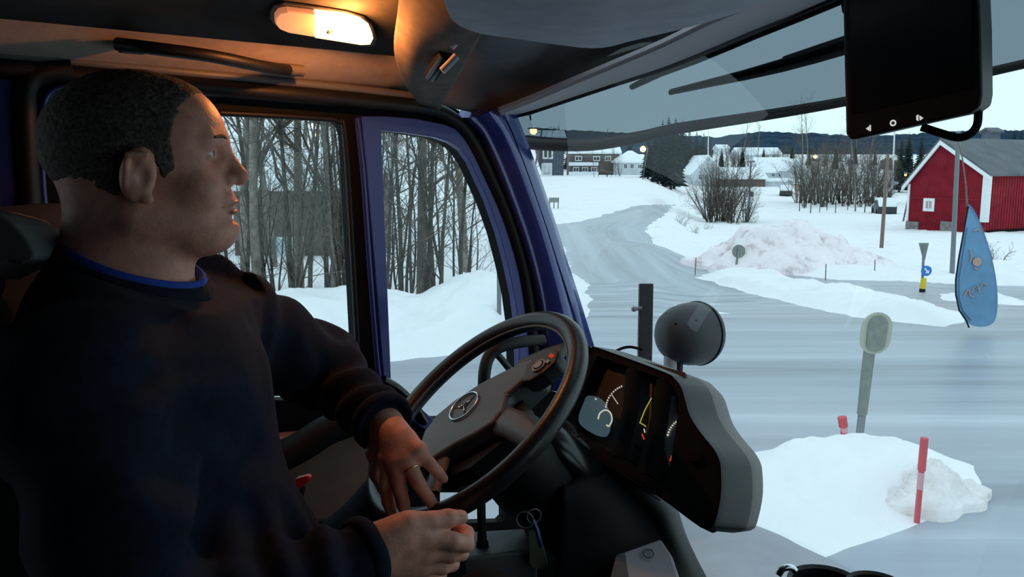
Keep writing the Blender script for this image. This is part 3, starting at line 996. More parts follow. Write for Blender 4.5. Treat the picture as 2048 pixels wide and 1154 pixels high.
# dark shed behind the thicket
house('shed', 'dark timber shed with thick snow roof behind the roadside thicket', 470, 735, 505, 372, 312, 23.5, 'brownhouse', 'snowroof', 4.5)
a = at_fwd(553, 590, 23.2); b = at_fwd(612, 590, 23.2); zt = at_fwd(553, 474, 23.2)[2]
m_ = MB(); m_.box(((a + b) / 2 + np.array([0, 0, (zt - a[2]) / 2])), (np.linalg.norm(b - a), .12, zt - a[2]), (RR, FH, (0, 0, 1)))
sh = empty('upright_panel', (a + b) / 2, 'pale blue upright panel standing before the dark shed behind the trees', 'panel')
m_.build('sheet', M['palepanel'], sh, smooth=False, bevel=.02)
m_ = MB()
for t in (.02, .5, .98):
    p = a * (1 - t) + b * t
    m_.box(p + np.array([0, 0, (zt - a[2]) / 2]) - FH * .08, (.07, .07, zt - a[2]), (RR, FH, (0, 0, 1)))
m_.build('frame_post', M['post'], sh, smooth=False)

# ------------------------------------------------------------------ red barn
def barn():
    d0 = 52.0
    A = at_fwd(1813, 468, d0)
    ba = math.radians(60)
    ex = RR * math.cos(ba) - FH * math.sin(ba)
    ey = RR * math.sin(ba) + FH * math.cos(ba)
    def along(px, py):
        v = ray(px, py); sl = np.dot(v, RR) / np.dot(v, FH)
        return (sl * d0 - np.dot(A - CAM, RR)) / (math.cos(ba) + sl * math.sin(ba))
    def at_b(px, py): return at_fwd(px, py, d0 - along(px, py) * math.sin(ba))
    W = along(1967, 461)
    zb = A[2]; ze = at_fwd(1813, 366, d0)[2]; zr = at_b(1886, 286)[2]
    D = 16.0
    root = empty('barn', A, 'red wooden barn with white corner boards and dark roof at right', 'barn')
    def q(a, b, z): return A + ex * a + ey * b + np.array([0, 0, z - zb])
    xr = along(1886, 288)
    zeR = at_b(1967, 350)[2]
    w = MB(); z0 = zb - .1
    w.add([q(0,0,z0), q(W,0,z0), q(W,0,zeR), q(xr,0,zr), q(0,0,ze), q(0,D,z0), q(W,D,z0), q(W,D,zeR), q(xr,D,zr), q(0,D,ze)],
          [(0,1,2,3,4), (5,9,8,7,6), (0,4,9,5), (1,6,7,2), (0,5,6,1), (4,3,8,9), (3,2,7,8)])
    w.build('walls', M['barnred'], root, smooth=False)
    # board battens
    bt = MB()
    for i in range(1, 44):
        a = W * i / 44
        zt = ze + (zr - ze) * a / xr if a < xr else zr + (zeR - zr) * (a - xr) / (W - xr)
        bt.box(q(a, -.02, (zb + zt) / 2), (.03, .03, zt - zb - .1), (ex, ey, (0, 0, 1)))
    for i in range(1, 60):
        bt.box(q(W + .02, D * i / 60, (zb + zeR) / 2), (.03, .03, zeR - zb), (ey, ex, (0, 0, 1)))
    bt.box(q(W * .5, -.03, zb + (ze - zb) * .72), (W, .05, .06), (ex, ey, (0, 0, 1)))
    bt.build('battens', M['barnred'], root, smooth=False)
    for (xa, za, xb) in ((-.35, ze, xr), (W + .35, zeR, xr)):
        k = (zr - za) / abs(xb - (0 if xa < 0 else W))
        zz = za - k * .35
        P4 = [q(xa, -.3, zz), q(xb, -.3, zr), q(xb, D + .3, zr), q(xa, D + .3, zz)]
        r = MB(); t = np.array([0, 0, .16])
        r.add([p + t for p in P4] + [p + 1.9 * t for p in P4], [(0,1,2,3), (7,6,5,4), (0,4,5,1), (1,5,6,2), (2,6,7,3), (3,7,4,0)])
        r.build('roof', M['slate'], root, smooth=False)
        v = MB()
        v.add([P4[0] - t * .6, P4[1] - t * .6, P4[1] + t, P4[0] + t, P4[0] - t * .6 + ey * .12, P4[1] - t * .6 + ey * .12, P4[1] + t + ey * .12, P4[0] + t + ey * .12], [(0,1,2,3), (7,6,5,4), (0,4,5,1), (1,5,6,2), (2,6,7,3), (3,7,4,0)])
        v.build('bargeboard', M['white'], root, smooth=False)
    for a in (0.0, W):
        zt = ze if a == 0 else zeR
        c = MB(); c.box(q(a, 0, (zb + zt) / 2 + .5 * (a > 0)), (.34 if a else .14, .34 if a else .14, zt - zb - (1.0 if a else .1)), (ex, ey, (0, 0, 1)))
        c.build('corner_board', M['white'], root, smooth=False)
    wa = along(1847, 422); wb = along(1869, 422)
    z0 = at_b(1847, 422)[2]; z1 = at_b(1847, 396)[2]
    f = MB(); fr = .17
    f.plate([[q(wa, -.08, z0), q(wb, -.08, z0), q(wb, -.08, z1), q(wa, -.08, z1)], [q(wa + fr, -.08, z0 + fr), q(wa + fr, -.08, z1 - fr), q(wb - fr, -.08, z1 - fr), q(wb - fr, -.08, z0 + fr)]], ey * .1)
    f.box(q((wa + wb) / 2, -.05, (z0 + z1) / 2), (.06, .06, z1 - z0 - .2), (ex, ey, (0, 0, 1)))
    fo = f.build('window', M['white'], root, smooth=False)
    g = MB(); g.box(q((wa + wb) / 2, -.01, (z0 + z1) / 2), (wb - wa - .2, .03, z1 - z0 - .2), (ex, ey, (0, 0, 1)))
    g.build('pane', M['palehouse'], fo, smooth=False)
    for (p0, p1, pt) in ((1813, 1837, 442), (1882, 1912, 442)):
        a0 = along(p0, 460); a1 = along(p1, 460); zt = at_b(p0, pt)[2]
        s = MB(); s.box(q((a0 + a1) / 2, -.04, (zb - .4 + zt) / 2), (a1 - a0, .16, zt - zb + .4), (ex, ey, (0, 0, 1)))
        s.build('foundation', M['stone'], root, smooth=False)
    s = MB(); s.box(q(W + .04, D / 2, zb + .25), (D - .5, .12, .55), (ey, ex, (0, 0, 1)))
    s.build('foundation', M['rubber'], root, smooth=False)
barn()

# ------------------------------------------------------------------ roadside furniture
def pole(name, label, cat, pxt, pyt, pxb, pyb, r0, r1, m, group=None, d=None):
    b = ground_hit(pxb, pyb)
    dd = np.dot(b, FH)
    t = at_fwd(pxt, pyt, dd)
    root = empty(name, b, label, cat, group)
    mb = MB(); mb.tube([b - np.array([0, 0, .15]), b + (t - b) * .5, t], [r0, (r0 + r1) / 2, r1], 10)
    mb.build('pole', M[m], root)
    return root, b, t, dd
r, b, t, dd = pole('street_lamp', 'tall lamp post with side arm standing by the snow heap left of the barn', 'lamp post', 1776, 308, 1762, 506, .075, .055, 'wood')
a1 = at_fwd(1768, 398, dd); a2 = at_fwd(1790, 366, dd)
mb = MB(); mb.tube(catmull([a1, at_fwd(1774, 385, dd), a2], 4), .03, 8); mb.build('arm', M['post'], r)
mb = MB(); mb.ball(a2, (.16, .08, .06), 10); mb.build('lamp_head', M['post'], r)
pole('flagpole', 'white bare flagpole beyond the lamp post left of the barn', 'pole', 1789, 262, 1783, 408, .13, .08, 'white')
pole('pole', 'grey metal pole rising in front of the red barn wall', 'pole', 1917, 262, 1904, 556, .06, .05, 'steel')
pole('flagpole', 'thin white mast above the snowy gabled house', 'pole', 1417, 262, 1415, 372, .11, .07, 'white')
r, b, t, dd = pole('street_lamp', 'dark lamp post beside the leafless bush', 'lamp post', 1502, 322, 1497, 428, .09, .07, 'slate')
mb = MB(); mb.box(at_fwd(1503, 388, dd), (.35, .2, .45)); mb.build('junction_box', M['slate'], r)
mb = MB(); mb.box(at_fwd(1502, 323, dd), (.7, .3, .12)); mb.build('lamp_head', M['slate'], r)

def street_light(label, px, py, pyb, d, m, rad, pw=.06):
    g = gp(px_u(px, py), d); h = at_fwd(px, py, d)
    root = empty('street_lamp', g, label, 'street lamp')
    hx = h + np.array([0, 0, .12])
    mb = MB(); mb.tube([g - np.array([0, 0, .2]), (g + hx) / 2 + RR * .6 * .5, np.array([g[0], g[1], hx[2]]) + RR * .6, hx], pw, 8); mb.build('pole', M['slate'], root)
    mb = MB(); mb.box(hx + np.array([0, 0, .06]), (rad * 2.2, rad * 2.2, .1)); mb.build('lamp_head', M['slate'], root)
    mb = MB(); mb.ball(h, rad, 12); mb.build('bulb', M[m], root)
street_light('lit orange street lamp seen through the tinted visor above the dark house', 1067, 262, 340, 60, 'lamp_street', .26)
street_light('lit orange street lamp right of the white house by the spruces', 1286, 298, 372, 105, 'lamp_street', .36)
street_light('white street lamp glowing high in the thicket behind the side window', 628, 252, 400, 40, 'lamp_white', .13)
street_light('smaller orange street lamp just below the white one in the thicket', 632, 269, 400, 44, 'lamp_street', .09)
street_light('orange street lamp glowing among the bare trees of the village', 1630, 313, 380, 110, 'lamp_street', .26)
street_light('small orange light at the right end of the white garage', 1593, 372, 385, 125, 'lamp_red', .26)
street_light('faint orange light beside the left eave of the red barn', 1811, 350, 430, 62, 'lamp_red', .09)

# wide road name board in the left field
bb = ground_hit(1108, 424); dd = np.dot(bb, FH)
r = empty('road_sign', bb, 'small grey board on thin legs in the snowy field left of the road', 'road sign')
ca = at_fwd(1108, 400, dd); wd = 20 / FPX * dd; hz = 9.5 / FPX * dd
mb = MB(); mb.box(ca, (wd, .05, hz), (RR, FH, (0, 0, 1))); mb.build('board', M['signback'], r, smooth=False)
for k in (-.42, 0, .42):
    mb = MB(); c_ = ca + RR * wd * k; mb.tube([(c_[0], c_[1], bb[2] - .2), c_ - np.array([0, 0, hz / 2])], .03, 6); mb.build('leg', M['post'], r)

# round sign seen from behind at the tip of the splitter island
bb = ground_hit(1470, 546); dd = np.dot(bb, FH)
r = empty('road_sign', bb, 'round road sign seen from behind at the tip of the snowy traffic island', 'road sign')
ca = at_fwd(1478, 503, dd)
mb = MB(); mb.lathe(ca + FH * .03, -FH, [(.001, -.01), (13.5 / FPX * dd, -.01), (13.5 / FPX * dd, .012), (.001, .012)], 28); mb.build('disc', M['signback'], r)
mb = MB(); mb.tube([bb - np.array([0, 0, .1]), at_fwd(1478, 490, dd)], .03, 8); mb.build('post', M['post'], r)

# blue arrow sign with give-way sign above, yellow sleeve
bb = ground_hit(1844, 584); dd = np.dot(bb, FH)
k = dd / FPX
r = empty('road_sign', bb, 'blue arrow sign on a yellow sleeve under an inverted triangle', 'road sign')
mb = MB(); mb.tube([bb - np.array([0, 0, .1]), at_fwd(1848, 490, dd)], .028, 8); mb.build('post', M['post'], r)
ca = at_fwd(1850, 541, dd)
mb = MB(); mb.lathe(ca - FH * .05, -FH, [(.001, 0), (10.5 * k, 0), (10.5 * k, .02), (.001, .02)], 28); dsc = mb.build('disc', M['signblue'], r)
e_a = (RR * .62 - np.array([0, 0, .78])); e_b = np.cross(e_a, FH)
mb = MB(); oo = ca - FH * .075
mb.plate([[oo + e_a * 7 * k, oo + e_a * 1 * k + e_b * 5 * k, oo + e_a * 1 * k + e_b * 1.6 * k, oo - e_a * 7 * k + e_b * 1.6 * k, oo - e_a * 7 * k - e_b * 1.6 * k, oo + e_a * 1 * k - e_b * 1.6 * k, oo + e_a * 1 * k - e_b * 5 * k]], -FH * .006)
mb.build('arrow', M['white'], dsc, smooth=False)
mb = MB(); mb.tube([at_fwd(1843, 584, dd) - FH * .02, at_fwd(1847, 556, dd) - FH * .02], 5.5 * k, 14); mb.build('sleeve', M['yellow'], r)
mb = MB(); mb.tube([at_fwd(1843, 586, dd) - FH * .02, at_fwd(1844, 577, dd) - FH * .02], 5.9 * k, 14); mb.build('sleeve_band', M['black'], r)
mb = MB(); tri = [at_fwd(1838, 486, dd), at_fwd(1858, 486, dd), at_fwd(1850, 520, dd), at_fwd(1847, 520, dd)]
mb.plate([tri], FH * .02); mb.build('triangle', M['signback'], r, smooth=False)

# near sign on the snowy island, seen from behind
bb = ground_hit(1714, 905); dd = np.dot(bb, FH) ; k = dd / FPX
r = empty('road_sign', bb, 'tall sign with round grey back and cream rim on the near snow island', 'road sign')
tp = at_fwd(1748, 640, dd)
mid = at_fwd(1724, 828, dd)
mb = MB(); mb.tube([at_fwd(1714, 918, dd), mid], 8 * k, 12); mb.build('post', M['post'], r)
mb = MB(); mb.tube([mid, at_fwd(1733, 750, dd), at_fwd(1744, 662, dd)], [12 * k, 13.5 * k, 14 * k], 14, sy=.8); mb.build('sleeve', M['signback'], r)
ca = at_fwd(1747, 664, dd)
up = (tp - mid) / np.linalg.norm(tp - mid)
mb = MB()
def capsule_outline(c, a, b, w, h, n=12):
    pts = []
    for i in range(n + 1):
        t = math.pi * i / n; pts.append(c + b * (h / 2 - w / 2) + a * (w / 2) * math.cos(t) + b * (w / 2) * math.sin(t))
    for i in range(n + 1):
        t = math.pi + math.pi * i / n; pts.append(c - b * (h / 2 - w / 2) + a * (w / 2) * math.cos(t) + b * (w / 2) * math.sin(t))
    return pts
mb.plate([capsule_outline(ca - FH * .06, RR, up, 62 * k, 86 * k)], FH * .02); pl_ = mb.build('plate', M['signcream'], r, smooth=False)
mb = MB(); mb.plate([capsule_outline(ca - FH * .062, RR, up, 38 * k, 74 * k)], -FH * .02); mb.build('back_plate', M['signback'], pl_, smooth=False)

def stake(label, pxt, pyt, pxb, pyb, w):
    b = ground_hit(pxb, pyb); dd = np.dot(b, FH); k = dd / FPX
    t = at_fwd(pxt, pyt, dd)
    r = empty('marker_post', b, label, 'marker post')
    m1 = b + (t - b) * .62
    mb = MB(); mb.tube([b - np.array([0, 0, .1]), m1], w * k, 10); mb.build('shaft', M['stake'], r)
    mb = MB(); mb.tube([m1, t], w * 1.35 * k, 10); mb.build('reflector_sleeve', M['stake'], r)
    mb = MB(); mb.tube([b + (t - b) * .40, b + (t - b) * .60], w * 1.1 * k, 10); mb.build('band', M['stakeband'], r)
stake('red marker post stuck in the dirty end of the near snow island', 1849, 876, 1833, 1045, 6)
stake('short red marker post at the back edge of the near snow island', 1684, 834, 1692, 884, 7)
for i, (pxt, pyt, pxb, pyb) in enumerate(((1392, 515, 1390, 550), (1652, 528, 1651, 560), (1750, 520, 1749, 556))):
    b = ground_hit(pxb, pyb); dd = np.dot(b, FH)
    mb = MB(); mb.tube([b - np.array([0, 0, .1]), at_fwd(pxt, pyt, dd)], .012, 6)
    tag(mb.build('snow_stick', M['wood'], loc=b), 'thin snow marker stick along the far road edge', 'snow stick', 'thin snow sticks')
b = gp(px_u(998, 560), 11.2)
mb = MB(); mb.tube([b - np.array([0, 0, .3]), at_fwd(998, 545, 11.2)], .03, 8)
tag(mb.build('snow_stick', M['post'], loc=b), 'pale thin stick in the roadside snowbank seen through the quarter window', 'snow stick')

# ploughed snow heap
def heap(name, label, px, py, back, rx, ry, hh, fr, amp, m):
    c = ground_hit(px, py)
    n, k = 46, 90
    R_, A_ = np.meshgrid(np.linspace(0, 1, n), np.linspace(0, 2 * math.pi, k, endpoint=False), indexing='ij')
    wob = 1 + .12 * np.sin(A_ * 3 + 1) + .07 * np.sin(A_ * 7)
    lx = R_ * np.cos(A_) * rx * wob; ly = R_ * np.sin(A_) * ry * wob
    q = lx / rx
    h = hh * np.clip(1 - (R_ ** 1.8), 0, 1) * (1 - .22 * smooth01((q - .12) / .6)) * (1 - .35 * smooth01((-q - .25) / .6))
    h = h + amp * fbm(lx * fr, ly * fr, 2.2, 5) * np.clip((1 - R_) * 3, 0, 1)
    X = c[0] + lx * RR[0] + (ly + back) * FH[0]; Y = c[1] + lx * RR[1] + (ly + back) * FH[1]
    D, S = ds_of(X, Y)
    Z = ground_z(D, S) + h + .05 - .25 * (R_ > .97)
    V = np.stack([X, Y, Z], -1).reshape(-1, 3)
    Fc = []
    for a in range(n - 1):
        for b in range(k):
            b2 = (b + 1) % k
            Fc.append((a * k + b, a * k + b2, (a + 1) * k + b2, (a + 1) * k + b))
    tag(mesh_obj(name, V, Fc, m, loc=c), label, 'snow heap')
heap('snow_heap', 'big heap of dirty pinkish ploughed snow beside the side road', 1632, 552, 2.4, 3.0, 2.0, 1.30, 2.4, .20, M['dirtysnow'])
heap('snow_clump', 'rough grey-brown clump of ploughed snow at the right end of the near island', 1842, 1000, .02, .50, .38, .22, 5.5, .10, M['greysnow'])

# feather flag
def flag():
    b = ground_hit(1950, 668, 6.0); dd = np.dot(b, FH) ; k = dd / FPX
    r = empty('feather_flag', b, 'blue feather-shaped advertising flag with orange print by the right road', 'flag')
    out = [(1934, 408), (1944, 416), (1965, 448), (1981, 490), (1991, 540), (1994, 590), (1990, 632), (1978, 650), (1955, 654), (1938, 645), (1924, 625), (1915, 598), (1912, 565), (1916, 520), (1924, 470), (1929, 430)]
    def pt(px, py, o=0.0):
        p = at_fwd(px, py, dd)
        return p + FH * (.06 * math.sin((px - 1912) / 26.0 + py / 90.0) + o)
    cx, cy = 1953, 545
    V = []; Fc = []
    outl = catmull([np.array([x, y, 0]) for x, y in out + [out[0]]], 4)[:-1]
    n = len(outl); rings = 7
    for side in (0, .012):
        for i in range(rings + 1):
            f = i / rings
            for q in outl:
                V.append(pt(cx + (q[0] - cx) * f, cy + (q[1] - cy) * f, side))
    N = (rings + 1) * n
    for sidx in (0, 1):
        for i in range(rings):
            for j in range(n):
                j2 = (j + 1) % n
                q = (i * n + j, i * n + j2, (i + 1) * n + j2, (i + 1) * n + j)
                Fc.append(tuple(sidx * N + a for a in (q if sidx else q[::-1])))
    for j in range(n):
        j2 = (j + 1) % n
        Fc.append((rings * n + j, rings * n + j2, N + rings * n + j2, N + rings * n + j))
    cl = mesh_obj('cloth', V, Fc, M['flag'], r)
    mb = MB()
    for (x, y, rr) in ((1956, 524, 9),):
        mb.lathe(pt(x, y, -.03), -FH, [(.001, 0), (rr * k, 0), (rr * k, .008), (.001, .008)], 16)
    for pts in ([(1930, 592), (1938, 580), (1946, 586), (1952, 574), (1960, 580), (1968, 566), (1976, 572)], [(1940, 580), (1943, 592), (1950, 596)], [(1958, 572), (1962, 586)], [(1946, 462), (1956, 458), (1962, 464)], [(1940, 500), (1944, 512), (1942, 524)], [(1958, 540), (1950, 536)]):
        mb.tube([pt(x, y, -.022) for x, y in pts], 1.3 * k, 5)
    mb.build('print', M['flagmark'], cl)
    mb = MB(); mb.tube([pt(x, y, -.012) for x, y in [(1946, 640), (1931, 622), (1922, 596), (1920, 562), (1926, 512), (1934, 455)]], 2.0 * k, 5)
    mb.build('edge_print', M['flaglight'], cl)
    mb = MB(); mb.tube([at_fwd(1938, 655, dd), at_fwd(1932, 640, dd)] + [pt(x, y) for x, y in [(1922, 622), (1913, 590), (1911, 560), (1916, 515), (1925, 462), (1933, 412)]], .012, 8); mb.build('base_pole', M['black'], r)
    mb = MB(); mb.tube([at_fwd(1934, 412, dd), at_fwd(1932, 370, dd), at_fwd(1925, 318, dd), at_fwd(1917, 285, dd)], [.016, .013, .011, .009], 8); mb.build('mast_tip', M['wood'], r)
flag()

# snow-covered parked cars
def car(label, px, py, d, yaw, L=4.2):
    g = gp(px_u(px, py), d)
    ex = RR * math.cos(yaw) + FH * math.sin(yaw); ey = np.cross((0, 0, 1), ex)
    r = empty('parked_car', g, label, 'car')
    prof = [(-.5, .25), (.5, .25), (.5, .75), (.30, .86), (.16, 1.32), (-.30, 1.36), (-.46, .92), (-.5, .8)]
    mb = MB()
    for m_, y0 in ((mb, -.8),):
        m_.plate([[g + ex * a * L + ey * y0 + np.array([0, 0, z]) for a, z in prof]], ey * 1.6)
    mb.build('body', M['carpaint'], r, smooth=False, bevel=.06)
    mb = MB(); pr2 = [(-.5, .82), (-.46, .94), (-.30, 1.37), (.16, 1.33), (.32, .86), (.5, .78), (.5, .95), (.33, 1.1), (.17, 1.58), (-.31, 1.62), (-.5, 1.1)]
    mb.plate([[g + ex * a * L + ey * -.75 + np.array([0, 0, z]) for a, z in pr2]], ey * 1.5)
    mb.build('snow_cover', M['snowroof'], r, smooth=False, bevel=.06)
    for a in (-.32, .32):
        for y in (-.75, .75):
            mb = MB(); mb.lathe(g + ex * a * L + ey * y + np.array([0, 0, .3]), ey, [(.001, -.09), (.3, -.09), (.3, .09), (.001, .09)], 16); mb.build('tyre', M['rubber'], r)
car('snow-covered car parked by the lamp post left of the barn', 1768, 428, 78, 1.3, 3.6)
car('dark car parked beside the white garage in the village', 1572, 388, 118, 1.25, 4.2)

# ------------------------------------------------------------------ cab shell
XD = -1.62                                   # plane of the driver's door
def dp(px, py, x=XD):
    return on_plane(px, py, (x, 0, 0), np.array([1.0, 0, 0]))
def yw(x, z):
    k = min(abs(x + .55) / 1.05, 1.3)
    return 1.42 + (.25 + .20 * k * k) * (.2 - (z - H)) + .16 * max(0.0, -.05 - (z - H)) ** 2 - .16 * k ** 4
def ws(px, py, off=0.0):
    v = ray(px, py)
    lo, hi = .5, 4.0
    for _ in range(40):
        m_ = (lo + hi) / 2
        p = CAM + v * m_
        if p[1] < yw(p[0], p[2]) + off: lo = m_
        else: hi = m_
    return CAM + v * lo

# windscreen
xs = np.linspace(-1.6, .5, 40); zs = np.linspace(-1.02, .34, 26)
G = [[(x, yw(x, z + H), z + H) for x in xs] for z in zs]
mb = MB(); mb.grid(G)
struct(mb.build('window_1', M['glass']), 'windscreen glass')

# driver's door
WIN_A = [(250, 205), (440, 229), (640, 239), (672, 243), (684, 251), (690, 268), (700, 450), (712, 690), (720, 800), (250, 800)]
WIN_B = [(752, 262), (800, 266), (860, 275), (890, 285), (912, 300), (930, 325), (965, 400), (988, 465), (1005, 530), (1018, 590), (1026, 650), (1029, 770), (1015, 832), (860, 838), (815, 798), (772, 757)]
WIN_C = [(880, 985), (1005, 985), (1012, 1000), (1012, 1036), (1004, 1044), (880, 1048)]
OUT_D = [(-420, 60), (0, 106), (430, 150), (700, 176), (840, 194), (890, 206), (925, 226), (952, 252), (976, 292), (1000, 345), (1025, 404), (1048, 470), (1066, 532), (1082, 610), (1092, 690), (1098, 780), (1255, 825), (1255, 1500), (-420, 1500)]
door = MB()
door.plate([[dp(*p) for p in l] for l in (OUT_D, WIN_A, WIN_B, WIN_C)], (-.03, 0, 0))
door = struct(door.build('door_1', M['rubber'], smooth=False, loc=dp(500, 1100)), "driver's door seen from inside")
RING_B = [(712, 233), (760, 233), (820, 238), (880, 250), (910, 262), (936, 285), (958, 322), (990, 395), (1012, 455), (1030, 520), (1043, 590), (1050, 660), (1052, 775), (1040, 860), (850, 862), (790, 822), (768, 790), (757, 752), (738, 520), (724, 350)]
mb = MB(); mb.plate([[dp(*p, XD + .0005) for p in RING_B], [dp(*p, XD + .0005) for p in WIN_B]], (.022, 0, 0))
mb.build('quarter_window_frame', M['blue_paint'], door, smooth=False, bevel=.007, seg=3)
# raised inner bead beside the quarter window
mb = MB(); mb.tube(catmull([dp(x, y, XD + .024) for x, y in ((714, 236), (726, 350), (738, 520), (752, 700), (760, 770))], 6), .006, 8); mb.build('pillar_bead', M['blue_paint'], door)
mb = MB(); mb.tube(catmull([dp(x, y, XD + .012) for x, y in ((440, 226), (640, 237), (676, 243), (689, 262), (702, 450), (715, 690), (722, 800))], 6), .006, 8); mb.build('window_seal', M['black'], door)
mb = MB(); mb.tube(catmull([dp(x, y, XD + .02) for x, y in ((-200, 128), (0, 138), (430, 176), (700, 200), (838, 214), (895, 232), (940, 275), (985, 365), (1020, 450), (1050, 560), (1066, 690), (1070, 800))], 6), .017, 10); mb.build('door_seal', M['black'], door)
for nm, w_ in (('window_glass', WIN_A), ('quarter_glass', WIN_B), ('lower_glass', WIN_C)):
    mb = MB(); mb.plate([[dp(*p, XD - .022) for p in w_]], (-.002, 0, 0)); mb.build(nm, M['side_glass'], door, smooth=False)
# rear blue jamb and its dark seals
mb = MB(); mb.plate([[dp(*p, XD + .001) for p in [(-300, 95), (-10, 120), (22, 135), (36, 165), (44, 300), (50, 440), (60, 700), (-300, 700)]]], (.02, 0, 0)); mb.build('rear_jamb', M['blue_paint'], door, smooth=False, bevel=.008)
mb = MB(); mb.tube(catmull([dp(x, y, XD + .015) for x, y in ((135, 172), (104, 182), (88, 205), (82, 260), (86, 380), (98, 470), (112, 560))], 6), .006, 8); mb.build('rear_bead', M['blue_paint'], door)
mb = MB(); mb.tube(catmull([dp(x, y, XD + .02) for x, y in ((140, 140), (85, 146), (56, 165), (48, 210), (56, 380), (70, 560))], 6), .02, 8); mb.build('rear_seal', M['black'], door)
# inner door card with armrest
mb = MB(); mb.plate([[dp(*p, XD + .001) for p in [(300, 900), (560, 862), (700, 850), (770, 862), (800, 900), (800, 1000), (760, 1020), (300, 1060)]]], (.05, 0, 0)); mb.build('door_card', M['panel'], door, smooth=False, bevel=.012)
mb = MB(); mb.tube(catmull([dp(x, y, XD + .08) for x, y in ((480, 950), (590, 900), (660, 858), (730, 838), (800, 835))], 6), [.04] * 25, 10, sx=1.0, sy=.75); mb.build('armrest', M['rubber'], door)
mb = MB(); mb.tube(catmull([dp(x, y, XD + .03) for x, y in ((766, 760), (796, 778), (826, 808), (850, 845))], 5), .011, 8); mb.build('sill_edge', M['black_gloss'], door)

# windscreen pillar on the driver's side
c1 = [(925, 214), (965, 255), (998, 320), (1028, 395), (1052, 465), (1070, 530), (1086, 610), (1094, 690), (1098, 770)]
c4 = [(1010, 229), (1022, 262), (1044, 320), (1068, 388), (1090, 452), (1110, 515), (1136, 592), (1168, 692), (1195, 775)]
rows = []
for (a, b) in zip(c1, c4):
    A = dp(*a, XD + .01); B = dp(*b, -1.575)
    row = []
    for t, o in ((0, 0), (.18, .022), (.40, .034), (.58, .030), (.66, .012), (.74, .012), (.80, .024), (1, .004)):
        px = a[0] * (1 - t) + b[0] * t; py = a[1] * (1 - t) + b[1] * t
        q = A * (1 - t) + B * t
        v = CAM - q; v /= np.linalg.norm(v)
        n_ = np.array([.8, -.6, 0])
        row.append(q + n_ * o)
    rows.append(row)
mb = MB(); mb.grid(loft(rows, 5, 5), -.03)
struct(mb.build('trim_1', M['pillar_highlight_blue']), 'blue windscreen pillar')
mb = MB(); mb.tube(catmull([dp(*p, -1.57) for p in c4], 5), .008, 8)
struct(mb.build('trim_2', M['black']), 'black windscreen rubber along the pillar')

# ceiling: flat middle, sloping side over the door
prof = [(-1.625, .150), (-1.60, .170), (-1.50, .215), (-1.40, .250), (-1.30, .275), (-1.20, .285), (-.6, .29), (.6, .29)]
ysn = [-1.0, -.5, 0, .4, .8, 1.0, 1.10]
mb = MB(); mb.grid([[(x, y, H + z) for x, z in prof[2:]] for y in ysn], .02)
struct(mb.build('ceiling', M['liner_dark'], autos=False))
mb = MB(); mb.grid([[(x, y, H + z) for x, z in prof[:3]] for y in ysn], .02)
struct(mb.build('trim_6', M['liner_lamplit'], autos=False), 'sloping lining between ceiling and door, lamp glow in its colour')
mb = MB(); mb.tube(catmull([dp(*p, XD + .02) for p in ((-300, 78), (0, 108), (430, 151), (700, 177), (840, 194))], 5), .009, 8)
struct(mb.build('trim_3', M['grey']), 'pale edge of the headliner over the door')

# cab front corner: lining that drops from the ceiling to the windscreen header
rows = [
    [P(820, -140, 1.28), P(808, 0, 1.42), P(797, 90, 1.56), P(812, 150, 1.68), P(838, 196, 1.83)],
    [P(880, -140, 1.22), P(856, 0, 1.36), P(830, 90, 1.51), P(834, 150, 1.65), P(848, 199, 1.84)],
    [P(970, -140, 1.16), P(935, 0, 1.31), P(893, 90, 1.50), P(872, 150, 1.66), P(862, 204, 1.86)],
    [P(1010, -130, 1.18), P(985, 0, 1.33), P(940, 95, 1.53), P(905, 160, 1.70), P(880, 210, 1.88)],
]
mb = MB(); mb.grid(loft(rows, 6, 6), .012)
struct(mb.build('wall_front', M['liner'], autos=False), 'front corner lining lit by the dome lamp')
hd = [(862, 204), (930, 222), (1000, 233), (1060, 220), (1150, 190), (1240, 160), (1330, 130), (1420, 94), (1500, 60), (1580, 28), (1680, -14), (1850, -80), (2100, -150), (2500, -260)]
top = [(905, 25), (935, 30), (975, 45), (1060, 55), (1130, 65), (1200, 66), (1280, 48), (1360, 30), (1440, 6), (1530, -25), (1640, -70), (1850, -140), (2100, -230), (2500, -380)]
rows = []
for i, (b, t) in enumerate(zip(hd, top)):
    B = ws(*b, -.02) if i >= 2 else P(*b, 1.86 + .06 * i)
    db = np.dot(B - CAM, FV)
    T = on_plane(*t, (0, 0, min(B[2] + .125 - .006 * i, H + .285)), np.array([0, 0, 1.0]))
    row = []
    for k in (0, .25, .5, .75, 1):
        px = b[0] * (1 - k) + t[0] * k; py = b[1] * (1 - k) + t[1] * k
        dd = db * (1 - k) + np.dot(T - CAM, FV) * k
        row.append(P(px, py, dd * (1 + .05 * math.sin(math.pi * k))))
    rows.append(row)
mb = MB(); mb.grid(loft(rows, 5, 3), .012)
struct(mb.build('wall_overhead', M['under'], autos=False), 'dark underside of the overhead shelf')
